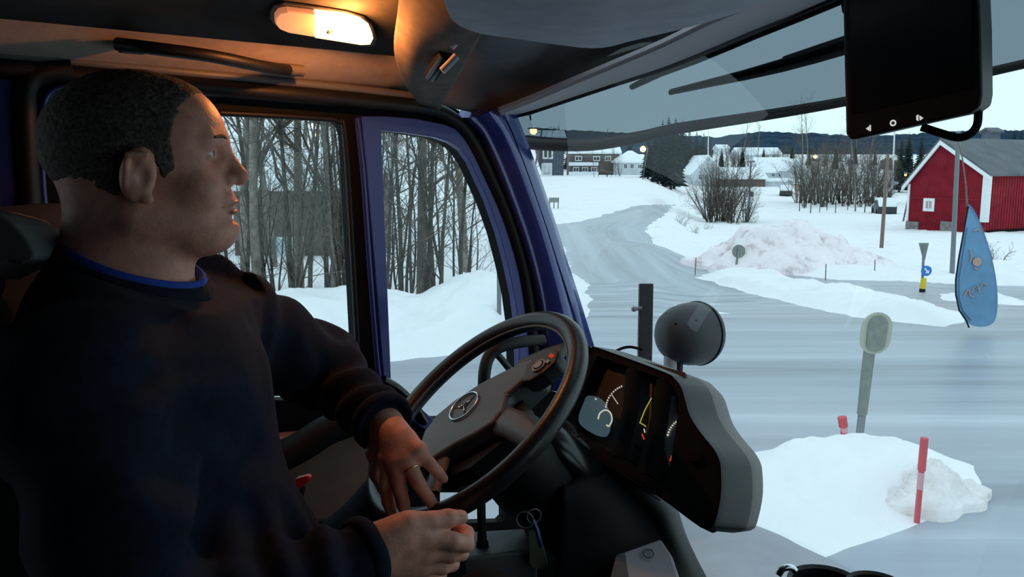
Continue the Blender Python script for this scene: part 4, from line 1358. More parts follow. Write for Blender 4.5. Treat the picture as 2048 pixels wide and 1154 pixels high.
# pale rim along the top of the windscreen
rim = [(1004, 234), (1060, 221), (1150, 191), (1240, 161), (1330, 131), (1420, 95), (1500, 61), (1580, 29), (1680, -13), (1850, -79), (2100, -149), (2500, -259)]
rows = []
for i, (x, y) in enumerate(rim):
    hgt = min(10 + 8.0 * i, 50)
    B = ws(x, y, -.022); d = np.dot(B - CAM, FV)
    rows.append([P(x, y + 2, d + .012), P(x, y, d - .012), P(x - 4, y - hgt * .5, d - .10), P(x - 8, y - hgt, d - .17), P(x - 8, y - hgt - 5, d - .15)])
mb = MB(); mb.grid(loft(rows, 4, 4), .01)
struct(mb.build('trim_4', M['rim'], autos=False), 'pale rim along the top of the windscreen')
mb = MB(); mb.tube([ws(x, y + 3, -.01) for x, y in rim], .007, 6)
struct(mb.build('trim_5', M['black']), 'black rubber along the top of the windscreen')

# closed rest of the cab
mb = MB(); mb.box((-.55, .4, 1.08), (2.2, 3.0, .04))
struct(mb.build('floor', M['rubber'], smooth=False))
mb = MB(); mb.box((-.55, -.98, 1.95), (2.2, .05, 1.72))
struct(mb.build('wall_back', M['rubber'], smooth=False))
RW_ = [(.55, .48, 1.85), (.55, 1.30, 1.85), (.55, 1.12, 2.48), (.55, .48, 2.48)]
mb = MB(); mb.plate([[(.55, -1.0, 1.06), (.55, 2.0, 1.06), (.55, 1.75, 1.5), (.55, 1.35, 2.75), (.55, -1.0, 2.75)], RW_], (.05, 0, 0))
struct(mb.build('wall_right', M['rubber'], smooth=False))
mb = MB(); mb.plate([[(x + .02, y, z) for x, y, z in RW_]], (.003, 0, 0))
struct(mb.build('window_2', M['side_glass'], smooth=False), "passenger's side window")
mb = MB(); mb.add([(x, yw(x, 1.43) + .03, 1.44) for x in xs] + [(x, yw(x, 1.43) - .05, 1.06) for x in xs], [(i, i + 1, i + 41, i + 40) for i in range(39)])
struct(mb.build('wall_bulkhead', M['dark'], smooth=False))

# ------------------------------------------------------------------ dome lamp and ceiling grab handle
SLO_N = np.array([.36, 0, -1.0]); SLO_N /= np.linalg.norm(SLO_N)
SLO_P = np.array([-1.42, .75, H + .238])
def cp(px, py, o=0.0): return on_plane(px, py, SLO_P + SLO_N * o, SLO_N)
lp = empty('dome_lamp', cp(645, 48), 'lit oblong dome lamp glowing orange on the ceiling above the door', 'lamp')
lens = [(548, 24), (556, 14), (572, 11), (640, 19), (690, 26), (720, 34), (736, 46), (744, 66), (738, 78), (720, 79), (640, 66), (580, 56), (556, 46), (548, 36)]
mb = MB(); big = [(645 + (x - 645) * 1.10, 46 + (y - 46) * 1.32) for x, y in lens]
mb.plate([[cp(x, y, .001) for x, y in big]], SLO_N * .006); mb.build('housing', M['dark'], lp, smooth=False, bevel=.003)
def clipx(poly, x0, x1):
    out = []
    n = len(poly)
    for lim, sg in ((x0, 1), (x1, -1)):
        out = []
        for i in range(len(poly)):
            a, b = poly[i], poly[(i + 1) % len(poly)]
            ia, ib = sg * (a[0] - lim) >= 0, sg * (b[0] - lim) >= 0
            if ia: out.append(a)
            if ia != ib:
                t = (lim - a[0]) / (b[0] - a[0]); out.append((lim, a[1] + (b[1] - a[1]) * t))
        poly = out
    return poly
mb = MB(); mb.plate([[cp(x, y, .0065) for x, y in clipx(lens, 500, 628)]], SLO_N * .011); mb.build('dim_lens', M['lamp_dim'], lp, smooth=False, bevel=.003)
mb = MB(); mb.plate([[cp(x, y, .0065) for x, y in clipx(lens, 628, 800)]], SLO_N * .011); mb.build('lit_lens', M['lamp_on'], lp, smooth=False, bevel=.003)
mb = MB(); mb.box(cp(658, 63, .018), (.009, .006, .006)); mb.build('switch', M['black'], lp, smooth=False)
ld = bpy.data.lights.new('dome_bulb', 'POINT'); ld.shadow_soft_size = .012; ld.energy = 5.6; ld.color = (1.0, .31, .07)
lo = bpy.data.objects.new('dome_bulb', ld); C.objects.link(lo)
lo.location = cp(700, 54, .032)

gh = empty('grab_handle', cp(400, 105), 'dark grab handle along the headliner above the driver', 'handle')
mb = MB(); mb.tube(catmull([cp(235, 88, .012), cp(300, 96, .035), (cp(420, 112, .045)), cp(520, 132, .035), cp(575, 140, .014)], 6), .011, 10); mb.build('grip', M['black'], gh)
for px, py in ((262, 92), (580, 138)):
    mb = MB(); a_ = cp(px - 22, py, .01); b_ = cp(px + 24, py + 4, .01)
    mb.tube([a_, b_], .016, 10, sy=.7); mb.build('end_mount', M['liner'] if px > 400 else M['black'], gh)

# sun visor on the overhead shelf
sv = empty('sun_visor', P(1200, -40, 1.15), 'large padded grey sun visor folded up under the overhead shelf', 'sun visor')
low = [(888, -10), (893, 16), (905, 38), (930, 55), (970, 67), (1050, 78), (1120, 88), (1175, 94), (1215, 92), (1262, 80), (1330, 64), (1400, 46), (1480, 22), (1560, -8)]
rows = []
for i, (x, y) in enumerate(low):
    t = i / (len(low) - 1)
    def vz(px, py, z, y0): return on_plane(px, py, (0, y0, H + z), np.array([0, .10, 1.0]))
    E = vz(x, y, .148 + .05 * t, 1.1)
    q_ = (CAM - E); q_[2] = 0; q_ /= np.linalg.norm(q_)
    sl = np.array([0, 0, 1.0])
    Lq = max((E[1] - .48) / E[1] * np.linalg.norm(E[:2]), .12)
    rows.append([E - q_ * .012 + sl * .05, E - q_ * .010 + sl * .014, E, E + q_ * .03 - sl * .002, E + q_ * (.10 + .2 * Lq) + sl * .0, E + q_ * Lq * .65 + sl * .006, E + q_ * Lq + sl * .012, E + q_ * (Lq + .01) + sl * .03])
mb = MB(); mb.grid(loft(rows, 5, 5), .02); mb.build('pad', M['visor'], sv, autos=False)
for pts in (((938, 58), (918, 78), (902, 94)), ((913, 112), (898, 128), (884, 142))):
    mb = MB(); mb.tube([P(x, y, 1.47) for x, y in pts], .0065, 8); mb.build('hinge_arm', M['lightgrey'], sv)
mb = MB(); mb.tube([P(892, 108, 1.5), P(872, 134, 1.53), P(862, 150, 1.56)], .014, 10); mb.build('pivot', M['black_gloss'], sv)
mb = MB(); mb.ball(P(868, 141, 1.525), .004, 8); mb.build('screw', M['chrome'], sv)

# smoked outside visor
vis = empty('tinted_visor', ws(1500, 200, .12), 'smoked translucent visor strip outside across the top of the windscreen', 'visor')
vl = [(985, 285), (1040, 284), (1110, 289), (1180, 289), (1240, 281), (1290, 272), (1340, 260), (1420, 247), (1500, 235), (1600, 219), (1690, 203), (1860, 169), (2048, 128), (2400, 40)]
rows = []
for i, (x, y) in enumerate(vl):
    rows.append([ws(x, y, .13), ws(x, y - 50, .125), ws(x + 2, y - 110, .115), ws(x + 4, y - 190, .10), ws(x + 8, y - 300, .085)])
G = loft(rows, 4, 3)
mb = MB(); mb.grid(G); mb.build('tinted_sheet', M['smoke'], vis, autos=False)
E_ = [g[0] for g in G]
k_ = len(E_)
mb = MB(); mb.tube(E_, [.012 * (1 - i / k_) + .0065 for i in range(k_)], 8, up=(0, 0, 1.0), sx=.6, sy=1.0); mb.build('edge_lip', M['lip_edge'], vis)

def wiper(label, pts, ws_, off, arm):
    r = empty('windscreen_wiper', ws(*pts[0], off), label, 'wiper', 'windscreen wipers')
    rows = [ws(x, y, off) for x, y in pts]
    mb = MB(); mb.tube(rows, [w * 1.75 for w in ws_], 8, up=(0, 1.0, .4), sx=.6, sy=1.0); mb.build('blade', M['rubber'], r)
    mb = MB(); mb.tube([ws(x, y, off + .02) for x, y in arm], [.010, .013, .016][:len(arm)], 8); mb.build('arm', M['black'], r)
wiper('upper black wiper parked across the tinted top of the windscreen', [(1264, 174), (1320, 146), (1390, 118), (1460, 88), (1510, 65), (1600, 30), (1700, -12), (1830, -66)], [.006, .008, .010, .011, .012, .011, .011, .011], .03, [(1460, 80), (1620, 16), (1830, -75)])
wiper('lower black wiper parked below the first, ending behind the monitor', [(1342, 184), (1420, 166), (1490, 150), (1560, 132), (1630, 112), (1700, 90), (1800, 60), (1900, 28)], [.006, .008, .010, .012, .013, .014, .014, .014], .035, [(1570, 122), (1700, 82), (1900, 18)])

# ------------------------------------------------------------------ monitor on the header
mo = empty('monitor', P(1845, 130, 1.22), 'black reversing monitor with three lit symbols hanging at top right', 'monitor')
mn = (CAM - P(1845, 130, 1.22)); mn /= np.linalg.norm(mn)
mn = mn * .86 - RR * .38; mn /= np.linalg.norm(mn)
mp = P(1845, 130, 1.22)
def mpn(px, py, o=0.0): return on_plane(px, py, mp + mn * o, mn)
face = [(1685, 8), (1688, 150), (1691, 268), (1699, 280), (1712, 279), (1830, 252), (1940, 228), (1960, 214), (1964, 190), (1962, 60), (1958, -30), (1940, -40), (1700, -30), (1688, -20)]
mb = MB(); mb.plate([[mpn(*p) for p in face]], -mn * .055); mb.build('case', M['black'], mo, smooth=False, bevel=.008, seg=3)
mb = MB(); mb.plate([[mpn(*p, .001) for p in [(1700, -10), (1704, 228), (1944, 176), (1944, -30)]]], mn * .001); mb.build('screen', M['black_gloss'], mo, smooth=False)
def sym(loops):
    mb = MB()
    for l in loops: mb.plate([[mpn(x, y, .001) for x, y in l]], mn * .0012)
    return mb
s_ = sym([[(1732, 257), (1738, 253), (1738, 261)], [(1739, 250), (1742, 250), (1742, 262), (1739, 262)]]); s_.build('symbol', M['white_e'], mo, smooth=False)
mb = MB(); mb.ring(mpn(1786, 246, .002), mn, .0036, .0012, 20, 6); mb.build('symbol', M['white_e'], mo)
s_ = sym([[(1833, 231), (1837, 229), (1837, 242), (1833, 240)], [(1839, 231), (1847, 236), (1840, 241)]]); s_.build('symbol', M['white_e'], mo, smooth=False)
mb = MB(); mb.tube(catmull([mpn(1843, 254, -.02), mpn(1880, 266, -.025), mpn(1915, 275, -.03), mpn(1940, 268, -.03), mpn(1954, 250, -.03), mpn(1957, 222, -.03)], 6), .006, 8); mb.build('cable', M['rubber'], mo)
mb = MB(); mb.tube([mpn(1800, -30, -.04), P(1770, -70, 1.30), P(1740, -110, 1.34)], .018, 10); mb.build('bracket', M['black'], mo)
mb = MB(); mb.ball(P(1722, 6, 1.36), (.030, .030, .030), 16); mb.build('joint', M['rubber'], mo)
mb = MB(); mb.tube([P(1722, 0, 1.36), P(1730, -60, 1.36)], .024, 10); mb.build('mount_stem', M['rubber'], mo)
mb = MB(); mb.plate([[mpn(*p, -.03) for p in [(1690, 80), (1762, 52), (1800, 8), (1800, 100), (1700, 110)]]], -mn * .03); mb.build('hood', M['black'], mo, smooth=False, bevel=.004)

# ------------------------------------------------------------------ steering wheel
WT = math.radians(48.67); WA = math.radians(-15.6)
WN = np.array([math.sin(WA) * math.cos(WT), -math.cos(WA) * math.cos(WT), math.sin(WT)])
WC = P(947.5, 825.2, 1.4468); WR = .232
def wp(px, py, o=0.0): return on_plane(px, py, WC + WN * o, WN)
sw = empty('steering_wheel', WC, 'black steering wheel with grey pad under the driver\'s left hand', 'steering wheel')
mb = MB(); mb.ring(WC, WN, WR - .0165, .0165, 96, 16, sx=1.0, sy=1.06); mb.build('rim', M['wheel'], sw)
mb = MB(); mb.ring(WC + WN * .004, WN, WR - .0338, .0025, 96, 8); mb.build('rim_seam', M['hub'], sw)
pad = [(838, 925), (836, 893), (846, 862), (872, 828), (910, 797), (960, 764), (1010, 738), (1048, 720), (1072, 712), (1066, 742), (1040, 765), (1012, 790), (1003, 822), (985, 846), (950, 868), (905, 892), (868, 916), (850, 930)]
mb = MB(); mb.plate([[wp(x, y, .004) for x, y in pad]], -WN * .055); pd_ = mb.build('pad', M['hub'], sw, smooth=False, bevel=.008, seg=3)
ctl = [(1042, 762), (1052, 728), (1080, 708), (1108, 697), (1116, 702), (1110, 722), (1086, 744), (1060, 760)]
mb = MB(); mb.plate([[wp(x, y, .012) for x, y in ctl]], -WN * .03); cb = mb.build('button_pod', M['dark'], sw, smooth=False, bevel=.004)
mb = MB(); mb.ring(wp(1078, 731, .0135), WN, .012, .0022, 28, 8); mb.lathe(wp(1078, 731, .012), WN, [(.001, 0), (.008, 0), (.008, .003), (.001, .003)], 18); mb.build('button', M['lightgrey'], cb)
mb = MB(); mb.box(wp(1103, 712, .013), (.010, .006, .004), (frame_of(WN)[0], frame_of(WN)[1], WN)); mb.build('button', M['red_e'], cb, smooth=False)
mb = MB(); mb.box(wp(1096, 724, .013), (.010, .006, .004), (frame_of(WN)[0], frame_of(WN)[1], WN)); mb.build('button', M['lightgrey'], cb, smooth=False)
# spokes
def spoke(pts, r_, m_='dark', o=-.01):
    mb = MB(); mb.tube([wp(x, y, o - .004 * (i == 0)) for i, (x, y) in enumerate(pts)], r_, 10, up=WN, sx=1.0, sy=.45); mb.build('spoke', M[m_], sw)
spoke([(1040, 740), (1090, 715), (1128, 700)], [.026, .022, .018])
spoke([(985, 835), (1030, 850), (1075, 880)], [.030, .026, .022], 'hub')
spoke([(870, 900), (830, 930), (780, 965)], [.024, .022, .018])
spoke([(890, 880), (880, 935), (862, 990)], [.022, .020, .018])
mb = MB(); mb.plate([[wp(x, y, -.022) for x, y in [(850, 915), (900, 880), (985, 838), (1045, 800), (1060, 840), (1010, 880), (940, 935), (880, 960), (850, 950)]]], -WN * .03); mb.build('hub_back', M['black'], sw, smooth=False)
# chrome star emblem
ec = wp(929, 813, .0045); e1 = np.cross(np.array([0, 0, 1.0]), WN); e1 /= np.linalg.norm(e1); e2 = np.cross(WN, e1)
mb = MB(); mb.ring(ec + WN * .002, WN, .031, .0017, 40, 8)
for kk in range(3):
    a = math.radians(90 + 120 * kk)
    d_ = math.cos(a) * e1 + math.sin(a) * e2; s2 = -math.sin(a) * e1 + math.cos(a) * e2
    mb.add([ec + s2 * .0042, ec - s2 * .0042, ec + d_ * .030, ec + WN * .004 - d_ * .001], [(0, 3, 2), (3, 1, 2), (0, 2, 1), (0, 1, 3)])
mb.build('emblem', M['chrome'], pd_, autos=False)

# steering column
sc_ = empty('steering_column', WC - WN * .1, 'dark steering column housing below the wheel', 'steering column')
ax = -WN
mb = MB(); mb.tube([WC + ax * .03, WC + ax * .09, WC + ax * .17, WC + ax * .30, WC + ax * .55], [.055, .075, .082, .075, .07], 18); mb.build('housing', M['black'], sc_)
mb = MB(); mb.tube(catmull([P(1085, 870, 1.50), P(1125, 900, 1.50), P(1170, 950, 1.52), P(1200, 1010, 1.55)], 5), [.045 + .01 * i / 15 for i in range(16)], 14, sy=.75); mb.build('shroud', M['black_gloss'], sc_)
mb = MB(); mb.tube(catmull([WC + ax * .08, P(1120, 850, 1.52), P(1150, 880, 1.50)], 5), .010, 10); mb.build('stalk', M['black'], sc_)

# ------------------------------------------------------------------ instrument cluster
CN = np.array([.10, -math.cos(math.radians(36)), math.sin(math.radians(36))]); CN /= np.linalg.norm(CN)
CC = P(1260, 860, 1.52)
def ip(px, py, o=0.0): return on_plane(px, py, CC + CN * o, CN)
ic = empty('instrument_cluster', CC, 'hooded instrument cluster with round dials right of the steering wheel', 'instrument cluster')
fc = [(1120, 862), (1122, 836), (1178, 706), (1186, 697), (1204, 698), (1330, 744), (1352, 757), (1366, 775), (1374, 800), (1384, 832), (1404, 864), (1430, 896), (1442, 918), (1446, 940), (1446, 990), (1436, 1040), (1426, 1056), (1404, 1054), (1330, 1000), (1240, 944), (1140, 890)]
fc = [(q[0], q[1]) for q in catmull([np.array([x, y, 0.0]) for x, y in fc + [fc[0]]], 3)[:-1]]
hole = [(1142, 838), (1190, 722), (1204, 716), (1262, 736), (1326, 759), (1346, 774), (1356, 800), (1352, 850), (1340, 930), (1328, 962), (1312, 962), (1230, 908), (1160, 866)]
hole = [(q[0], q[1]) for q in catmull([np.array([x, y, 0.0]) for x, y in hole + [hole[0]]], 3)[:-1]]
mb = MB(); mb.plate([[ip(*p) for p in fc], [ip(*p) for p in hole]], -CN * .018); mb.build('bezel', M['rubber'], ic, smooth=False, bevel=.003)
mb = MB(); mb.plate([[ip(x, y, -.03) for x, y in [(1100, 860), (1170, 690), (1370, 745), (1385, 830), (1350, 1000), (1300, 985)]]], -CN * .01); dial = mb.build('dial_board', M['dialface'], ic, smooth=False)
# hood shell sweeping forward from the bezel
fwd = np.array([-.02, 1.0, -.30]); fwd /= np.linalg.norm(fwd)
loop = [ip(*p) for p in fc]
cen = sum(loop) / len(loop)
def shell_rows(steps):
    rows_ = []
    for s_, sc2 in steps:
        rows_.append([cen + (p - cen) * sc2 + fwd * s_ for p in loop])
    return rows_
V = []; Fc = []
rws = shell_rows(((-.006, 1.0), (-.004, 1.006), (.01, 1.012), (.065, 1.03), (.082, 1.025)))
n_ = len(loop)
for r_ in rws: V += r_
for i in range(len(rws) - 1):
    for j in range(n_):
        Fc.append((i * n_ + j, i * n_ + (j + 1) % n_, (i + 1) * n_ + (j + 1) % n_, (i + 1) * n_ + j))
mb = MB(); mb.add(V, Fc); mb.build('hood', M['hood'], ic)
V = []; Fc = []
rws = shell_rows(((.083, 1.018), (.086, 1.022), (.115, 1.01), (.135, .94), (.145, .6), (.146, .1)))
for r_ in rws: V += r_
for i in range(len(rws) - 1):
    for j in range(n_):
        Fc.append((i * n_ + j, i * n_ + (j + 1) % n_, (i + 1) * n_ + (j + 1) % n_, (i + 1) * n_ + j))
mb = MB(); mb.add(V, Fc); mb.build('rear_shell', M['shell'], ic)
for (a, b, c_) in (((1268, 738), (1262, 820), (1238, 915)), ((1330, 760), (1318, 850), (1290, 950))):
    mb = MB(); mb.tube([ip(*a, -.006), ip(*b, -.004), ip(*c_, -.006)], [.017, .017, .018], 10, up=CN, sx=1.0, sy=.5); mb.build('divider', M['rubber'], ic)
mb = MB(); mb.plate([[ip(q[0], q[1], -.028) for q in catmull([np.array([x, y, 0.0]) for x, y in [(1168, 800), (1180, 792), (1205, 800), (1222, 830), (1218, 868), (1200, 873), (1168, 856), (1158, 838), (1168, 800)]], 4)[:-1]]], CN * .002); mb.build('display', M['screen'], dial, smooth=False)
mb = MB(); mb.plate([[ip(x, y, -.028) for x, y in [(1336, 800), (1352, 790), (1356, 830), (1348, 900), (1340, 935), (1330, 900)]]], CN * .002); mb.build('display', M['lightgrey'], dial, smooth=False)
mb = MB(); mb.plate([[ip(x, y, -.028) for x, y in [(1276, 745), (1306, 752), (1304, 830), (1290, 900), (1262, 880), (1274, 820)]]], CN * .002); mb.build('display', M['dark'], dial, smooth=False)
def ticks(pts, w, m_, o=-.0245, dash=True):
    mb = MB()
    q = catmull([ip(x, y, o) for x, y in pts], 6)
    if dash:
        for i in range(0, len(q) - 1, 2): mb.tube([q[i], q[i + 1]], w, 5)
    else: mb.tube(q, w, 5)
    mb.build('dial_marks', M[m_], dial)
ticks([(1244, 772), (1232, 779), (1221, 790), (1214, 804), (1211, 817)], .0016, 'dial_e')
ticks([(1196, 838), (1200, 826), (1211, 820), (1221, 826), (1224, 840), (1218, 852), (1213, 850)], .0014, 'dial_e', dash=False)
ticks([(1224, 790), (1236, 808)], .0008, 'dial_e', dash=False)
ticks([(1360, 838), (1349, 846), (1340, 858), (1334, 874)], .0016, 'dial_e')
ticks([(1303, 796), (1290, 820), (1280, 845)], .0010, 'yellow_e', dash=False)
ticks([(1279, 845), (1286, 849), (1292, 853)], .0010, 'yellow_e', dash=False)
ticks([(1288, 858), (1290, 866)], .0012, 'white_e')
ticks([(1284, 868), (1288, 878)], .0016, 'red_e', dash=False)
ticks([(1344, 912), (1340, 922)], .0016, 'red_e', dash=False)
ticks([(1190, 797), (1193, 799)], .0012, 'dial_e', dash=False)
mb = MB(); mb.lathe(ip(1392, 914, .0), CN, [(.001, 0), (.013, 0), (.012, .012), (.001, .013)], 20); mb.build('knob', M['rubber'], ic)

# ------------------------------------------------------------------ dashboard, console and small things
wsb = [(1330, 985), (1440, 1030), (1500, 1047), (1560, 1070), (1600, 1091), (1660, 1119), (1710, 1145), (1790, 1195), (1900, 1275)]
rows = []
for i, (x, y) in enumerate(wsb):
    t = i / (len(wsb) - 1)
    B = ws(x, y, -.005); d = np.dot(B - CAM, FV)
    rows.append([P(x, y, d), P(x - 14, y + 8, d - .03), P(x - 60 - 20 * t, y + 55, d - .17), P(x - 120 - 30 * t, y + 120, d - .36), P(x - 160, y + 210, d - .46), P(x - 170, y + 400, d - .5)])
da = empty('dashboard', P(1500, 1100, 1.6), 'smooth blue-grey dashboard top at the bottom of the windscreen', 'dashboard')
mb = MB(); mb.grid(loft(rows, 5, 5), -.02); mb.build('top', M['dash'], da, autos=False)
rows = [[P(1060, 925, 1.62), P(1105, 960, 1.50), P(1120, 1040, 1.42), P(1100, 1250, 1.38)],
        [P(1140, 905, 1.64), P(1180, 960, 1.50), P(1195, 1040, 1.42), P(1180, 1250, 1.36)],
        [P(1240, 955, 1.62), P(1270, 1000, 1.50), P(1275, 1070, 1.42), P(1260, 1250, 1.34)],
        [P(1315, 998, 1.60), P(1322, 1030, 1.50), P(1330, 1090, 1.42), P(1380, 1250, 1.32)],
        [P(1335, 1003, 1.62), P(1342, 1045, 1.53), P(1366, 1110, 1.45), P(1440, 1250, 1.35)]]
mb = MB(); mb.grid(loft(rows, 5, 5), .02); mb.build('lower_panel', M['black'], da, autos=False)
mb = MB()
for i in range(4):
    mb.tube([P(1150 + 10 * i, 890 + 18 * i, 1.545 - .01 * i), P(1235 + 12 * i, 945 + 20 * i, 1.53 - .01 * i), P(1318, 1005 + 16 * i, 1.50)], .006, 6)
mb.build('vent', M['dark'], da)
pp = [P(1212, 1190, 1.30), P(1232, 1108, 1.36), P(1322, 1076, 1.38), P(1345, 1110, 1.36), P(1372, 1190, 1.30)]
cn_ = empty('console_flap', P(1290, 1130, 1.34), 'pale grey console flap with a ring mark at the bottom edge', 'console')
nn = np.cross(pp[1] - pp[0], pp[2] - pp[0]); nn /= np.linalg.norm(nn); nn = nn if np.dot(nn, CAM - pp[0]) > 0 else -nn
mb = MB(); mb.plate([pp], -nn * .02); mb.build('flap', M['paper'], cn_, smooth=False, bevel=.005)
mb = MB(); mb.ring(on_plane(1297, 1108, pp[0], nn) + nn * .001, nn, .008, .0012, 24, 6); mb.build('ring_mark', M['grey'], cn_)
mb = MB(); q0 = on_plane(1232, 1190, pp[0], nn)
mb.plate([[on_plane(x, y, pp[0] + nn * .001, nn) for x, y in [(1214, 1188), (1233, 1112), (1250, 1106), (1262, 1188)]]], nn * .001); mb.build('dark_edge', M['grey'], cn_, smooth=False)  # darker grey strip on the left side of the flap

def cup(label, px, py, d, rad):
    c = P(px, py, d)
    r = empty('cup_holder', c - np.array([0, 0, .07]), label, 'cup holder')
    mb = MB(); mb.lathe(c, (0, 0, 1), [(rad * .8, -.10), (rad * .92, -.03), (rad, -.004), (rad * .98, .004), (rad * .86, .0), (rad * .8, -.06), (.001, -.07)], 28); mb.build('bowl', M['black'], r)
    return r, c
r, c = cup('left black cup holder at the bottom edge of the windscreen', 1650, 1166, 1.48, .064)
mb = MB(); mb.tube(catmull([P(1556, 1150, 1.47), P(1566, 1137, 1.47), P(1582, 1135, 1.47), P(1590, 1142, 1.47)], 4), .006, 8); mb.build('chrome_clip', M['chrome'], r)
cup('right black cup holder at the bottom edge of the windscreen', 1752, 1172, 1.46, .05)

# selector rod on its grey box
bx = empty('shelf_box', P(1000, 1090, 1.42), 'dark grey box with a lit top below the small door window', 'box')
tp = [P(925, 1115, 1.40), P(940, 1062, 1.55), P(1048, 1056, 1.58), P(1075, 1098, 1.42)]
mb = MB(); mb.plate([tp], (0, 0, -.12)); mb.build('body', M['grey'], bx, smooth=False, bevel=.006)
gl = empty('selector_rod', P(965, 1096, 1.42), 'black upright selector rod standing on the grey box under the wheel', 'lever')
mb = MB(); mb.tube([P(965, 1098, 1.46), P(963, 1040, 1.46), P(962, 985, 1.46), P(962, 940, 1.47)], [.0085, .0075, .0075, .0075], 12); mb.build('rod', M['black'], gl)
mb = MB(); mb.lathe(P(965, 1096, 1.46), (0, 0, 1), [(.001, -.004), (.012, -.004), (.010, .012), (.001, .014)], 16); mb.build('boot', M['rubber'], gl)

kr = empty('key_tag', P(1062, 1035, 1.40), 'key ring with dull green tag hanging under the steering column', 'key tag')
mb = MB(); mb.ring(P(1050, 1040, 1.40), FH + RR * .2, .014, .0012, 24, 6); mb.ring(P(1068, 1032, 1.40), FH - RR * .3, .012, .0012, 24, 6); mb.build('ring', M['steel'], kr)
mb = MB(); mb.plate([[P(x, y, 1.40) for x, y in [(1056, 1062), (1078, 1058), (1096, 1128), (1090, 1138), (1064, 1136), (1058, 1125)]]], FH * .006); mb.build('tag', M['green'], kr, smooth=False, bevel=.002)
mb = MB(); mb.tube([P(1066, 1040, 1.402), P(1074, 1060, 1.402), P(1082, 1095, 1.402)], .004, 6); mb.build('strap', M['blue_paint'], kr)

# grab handle on the pillar, behind the wheel
ph = empty('pillar_handle', P(990, 735, 1.92), 'black looped grab handle at the pillar seen through the wheel', 'handle')
mb = MB(); mb.tube(catmull([P(968, 790, 1.88), P(969, 745, 1.88), P(978, 713, 1.89), P(1000, 694, 1.90), (P(1040, 684, 1.93)), P(1085, 680, 1.98)], 5), .014, 10); mb.build('loop', M['black'], ph)
mb = MB(); mb.tube([P(992, 706, 1.90), P(1006, 722, 1.91), P(1022, 742, 1.92)], .008, 8); mb.build('strut', M['dark'], ph)

# aux lamp, bracket and cable outside the windscreen
al = empty('auxiliary_lamp', P(1370, 745, 2.38), 'black round work lamp seen from behind outside the windscreen', 'lamp')
lc = P(1378, 668, 2.38)
laxis = RR * .80 + FH * .58 - np.array([0, 0, .06]); laxis /= np.linalg.norm(laxis)
mb = MB(); mb.lathe(lc, laxis, [(.001, -.098), (.02, -.097), (.045, -.088), (.066, -.070), (.080, -.042), (.087, -.01), (.089, .02), (.089, .045), (.084, .055), (.001, .056)], 40); mb.build('bowl', M['dark'], al)
mb = MB(); mb.ring(lc + laxis * .035, laxis, .0885, .003, 48, 8); mb.build('front_ring', M['rubber'], al)
mb = MB(); mb.tube([P(1341, 712, 2.36), P(1340, 760, 2.36)], .019, 10); mb.build('foot', M['lightgrey'], al)
mb = MB(); mb.tube([P(1357, 722, 2.37), P(1356, 765, 2.37)], .013, 10); mb.build('bolt_stem', M['black'], al)
for (x, y) in ((1352, 648), (1392, 642)):
    mb = MB(); mb.ball(on_plane(x, y, lc - FH * .07, FH), .006, 8); mb.build('screw', M['black'], al)
br_ = empty('bracket_post', P(1290, 720, 2.30), 'black flat upright post left of the round work lamp', 'post')
a_ = P(1292, 567, 2.30); b_ = P(1288, 780, 2.30)
mb = MB(); ddv = (a_ - b_); L_ = np.linalg.norm(ddv); ddv /= L_
mb.box((a_ + b_) / 2, (.038, .022, L_), (RR, np.cross(ddv, RR), ddv)); mb.build('bar', M['dark'], br_, smooth=False, bevel=.003)
mb = MB(); mb.tube([P(1268, 618, 2.29), P(1284, 616, 2.29)], .005, 8); mb.ball(P(1268, 618, 2.29), .008, 8); mb.build('bolt', M['steel'], br_)
mb = MB(); mb.tube(catmull([P(1232, 702, 2.28), P(1246, 696, 2.28), P(1262, 694, 2.28), P(1284, 699, 2.28)], 5), .004, 6); mb.build('cable', M['rubber'], br_)
# front bodywork that carries them
bn = empty('bonnet', P(1350, 800, 2.4), 'truck front bodywork that carries the work lamp outside the windscreen', 'bonnet')
mb = MB(); mb.grid(loft([[P(1180, 800, 2.5), P(1180, 860, 2.35), P(1190, 1000, 2.3)], [P(1300, 768, 2.42), P(1300, 840, 2.30), P(1300, 1000, 2.25)], [P(1370, 765, 2.40), P(1370, 840, 2.28), P(1380, 1000, 2.2)], [P(1420, 860, 2.36), P(1410, 900, 2.24), P(1400, 1000, 2.2)]], 5, 5), .02); mb.build('panel', M['blue_paint'], bn, autos=False)

# outside mirror beyond the pillar
om = empty('side_mirror', P(1100, 495, 2.75), 'dark outside mirror peeking past the blue windscreen pillar', 'mirror')
mb = MB(); mb.tube([P(1094, 458, 2.72), P(1094, 468, 2.72), P(1096, 500, 2.72), P(1096, 528, 2.72), P(1096, 536, 2.72)], [.030, .043, .046, .043, .030], 14, sy=.6); mb.build('housing', M['rubber'], om)
mb = MB(); mb.tube([P(1090, 530, 2.72), P(1080, 600, 2.6), P(1078, 700, 2.45)], .014, 8); mb.build('arm', M['black'], om)

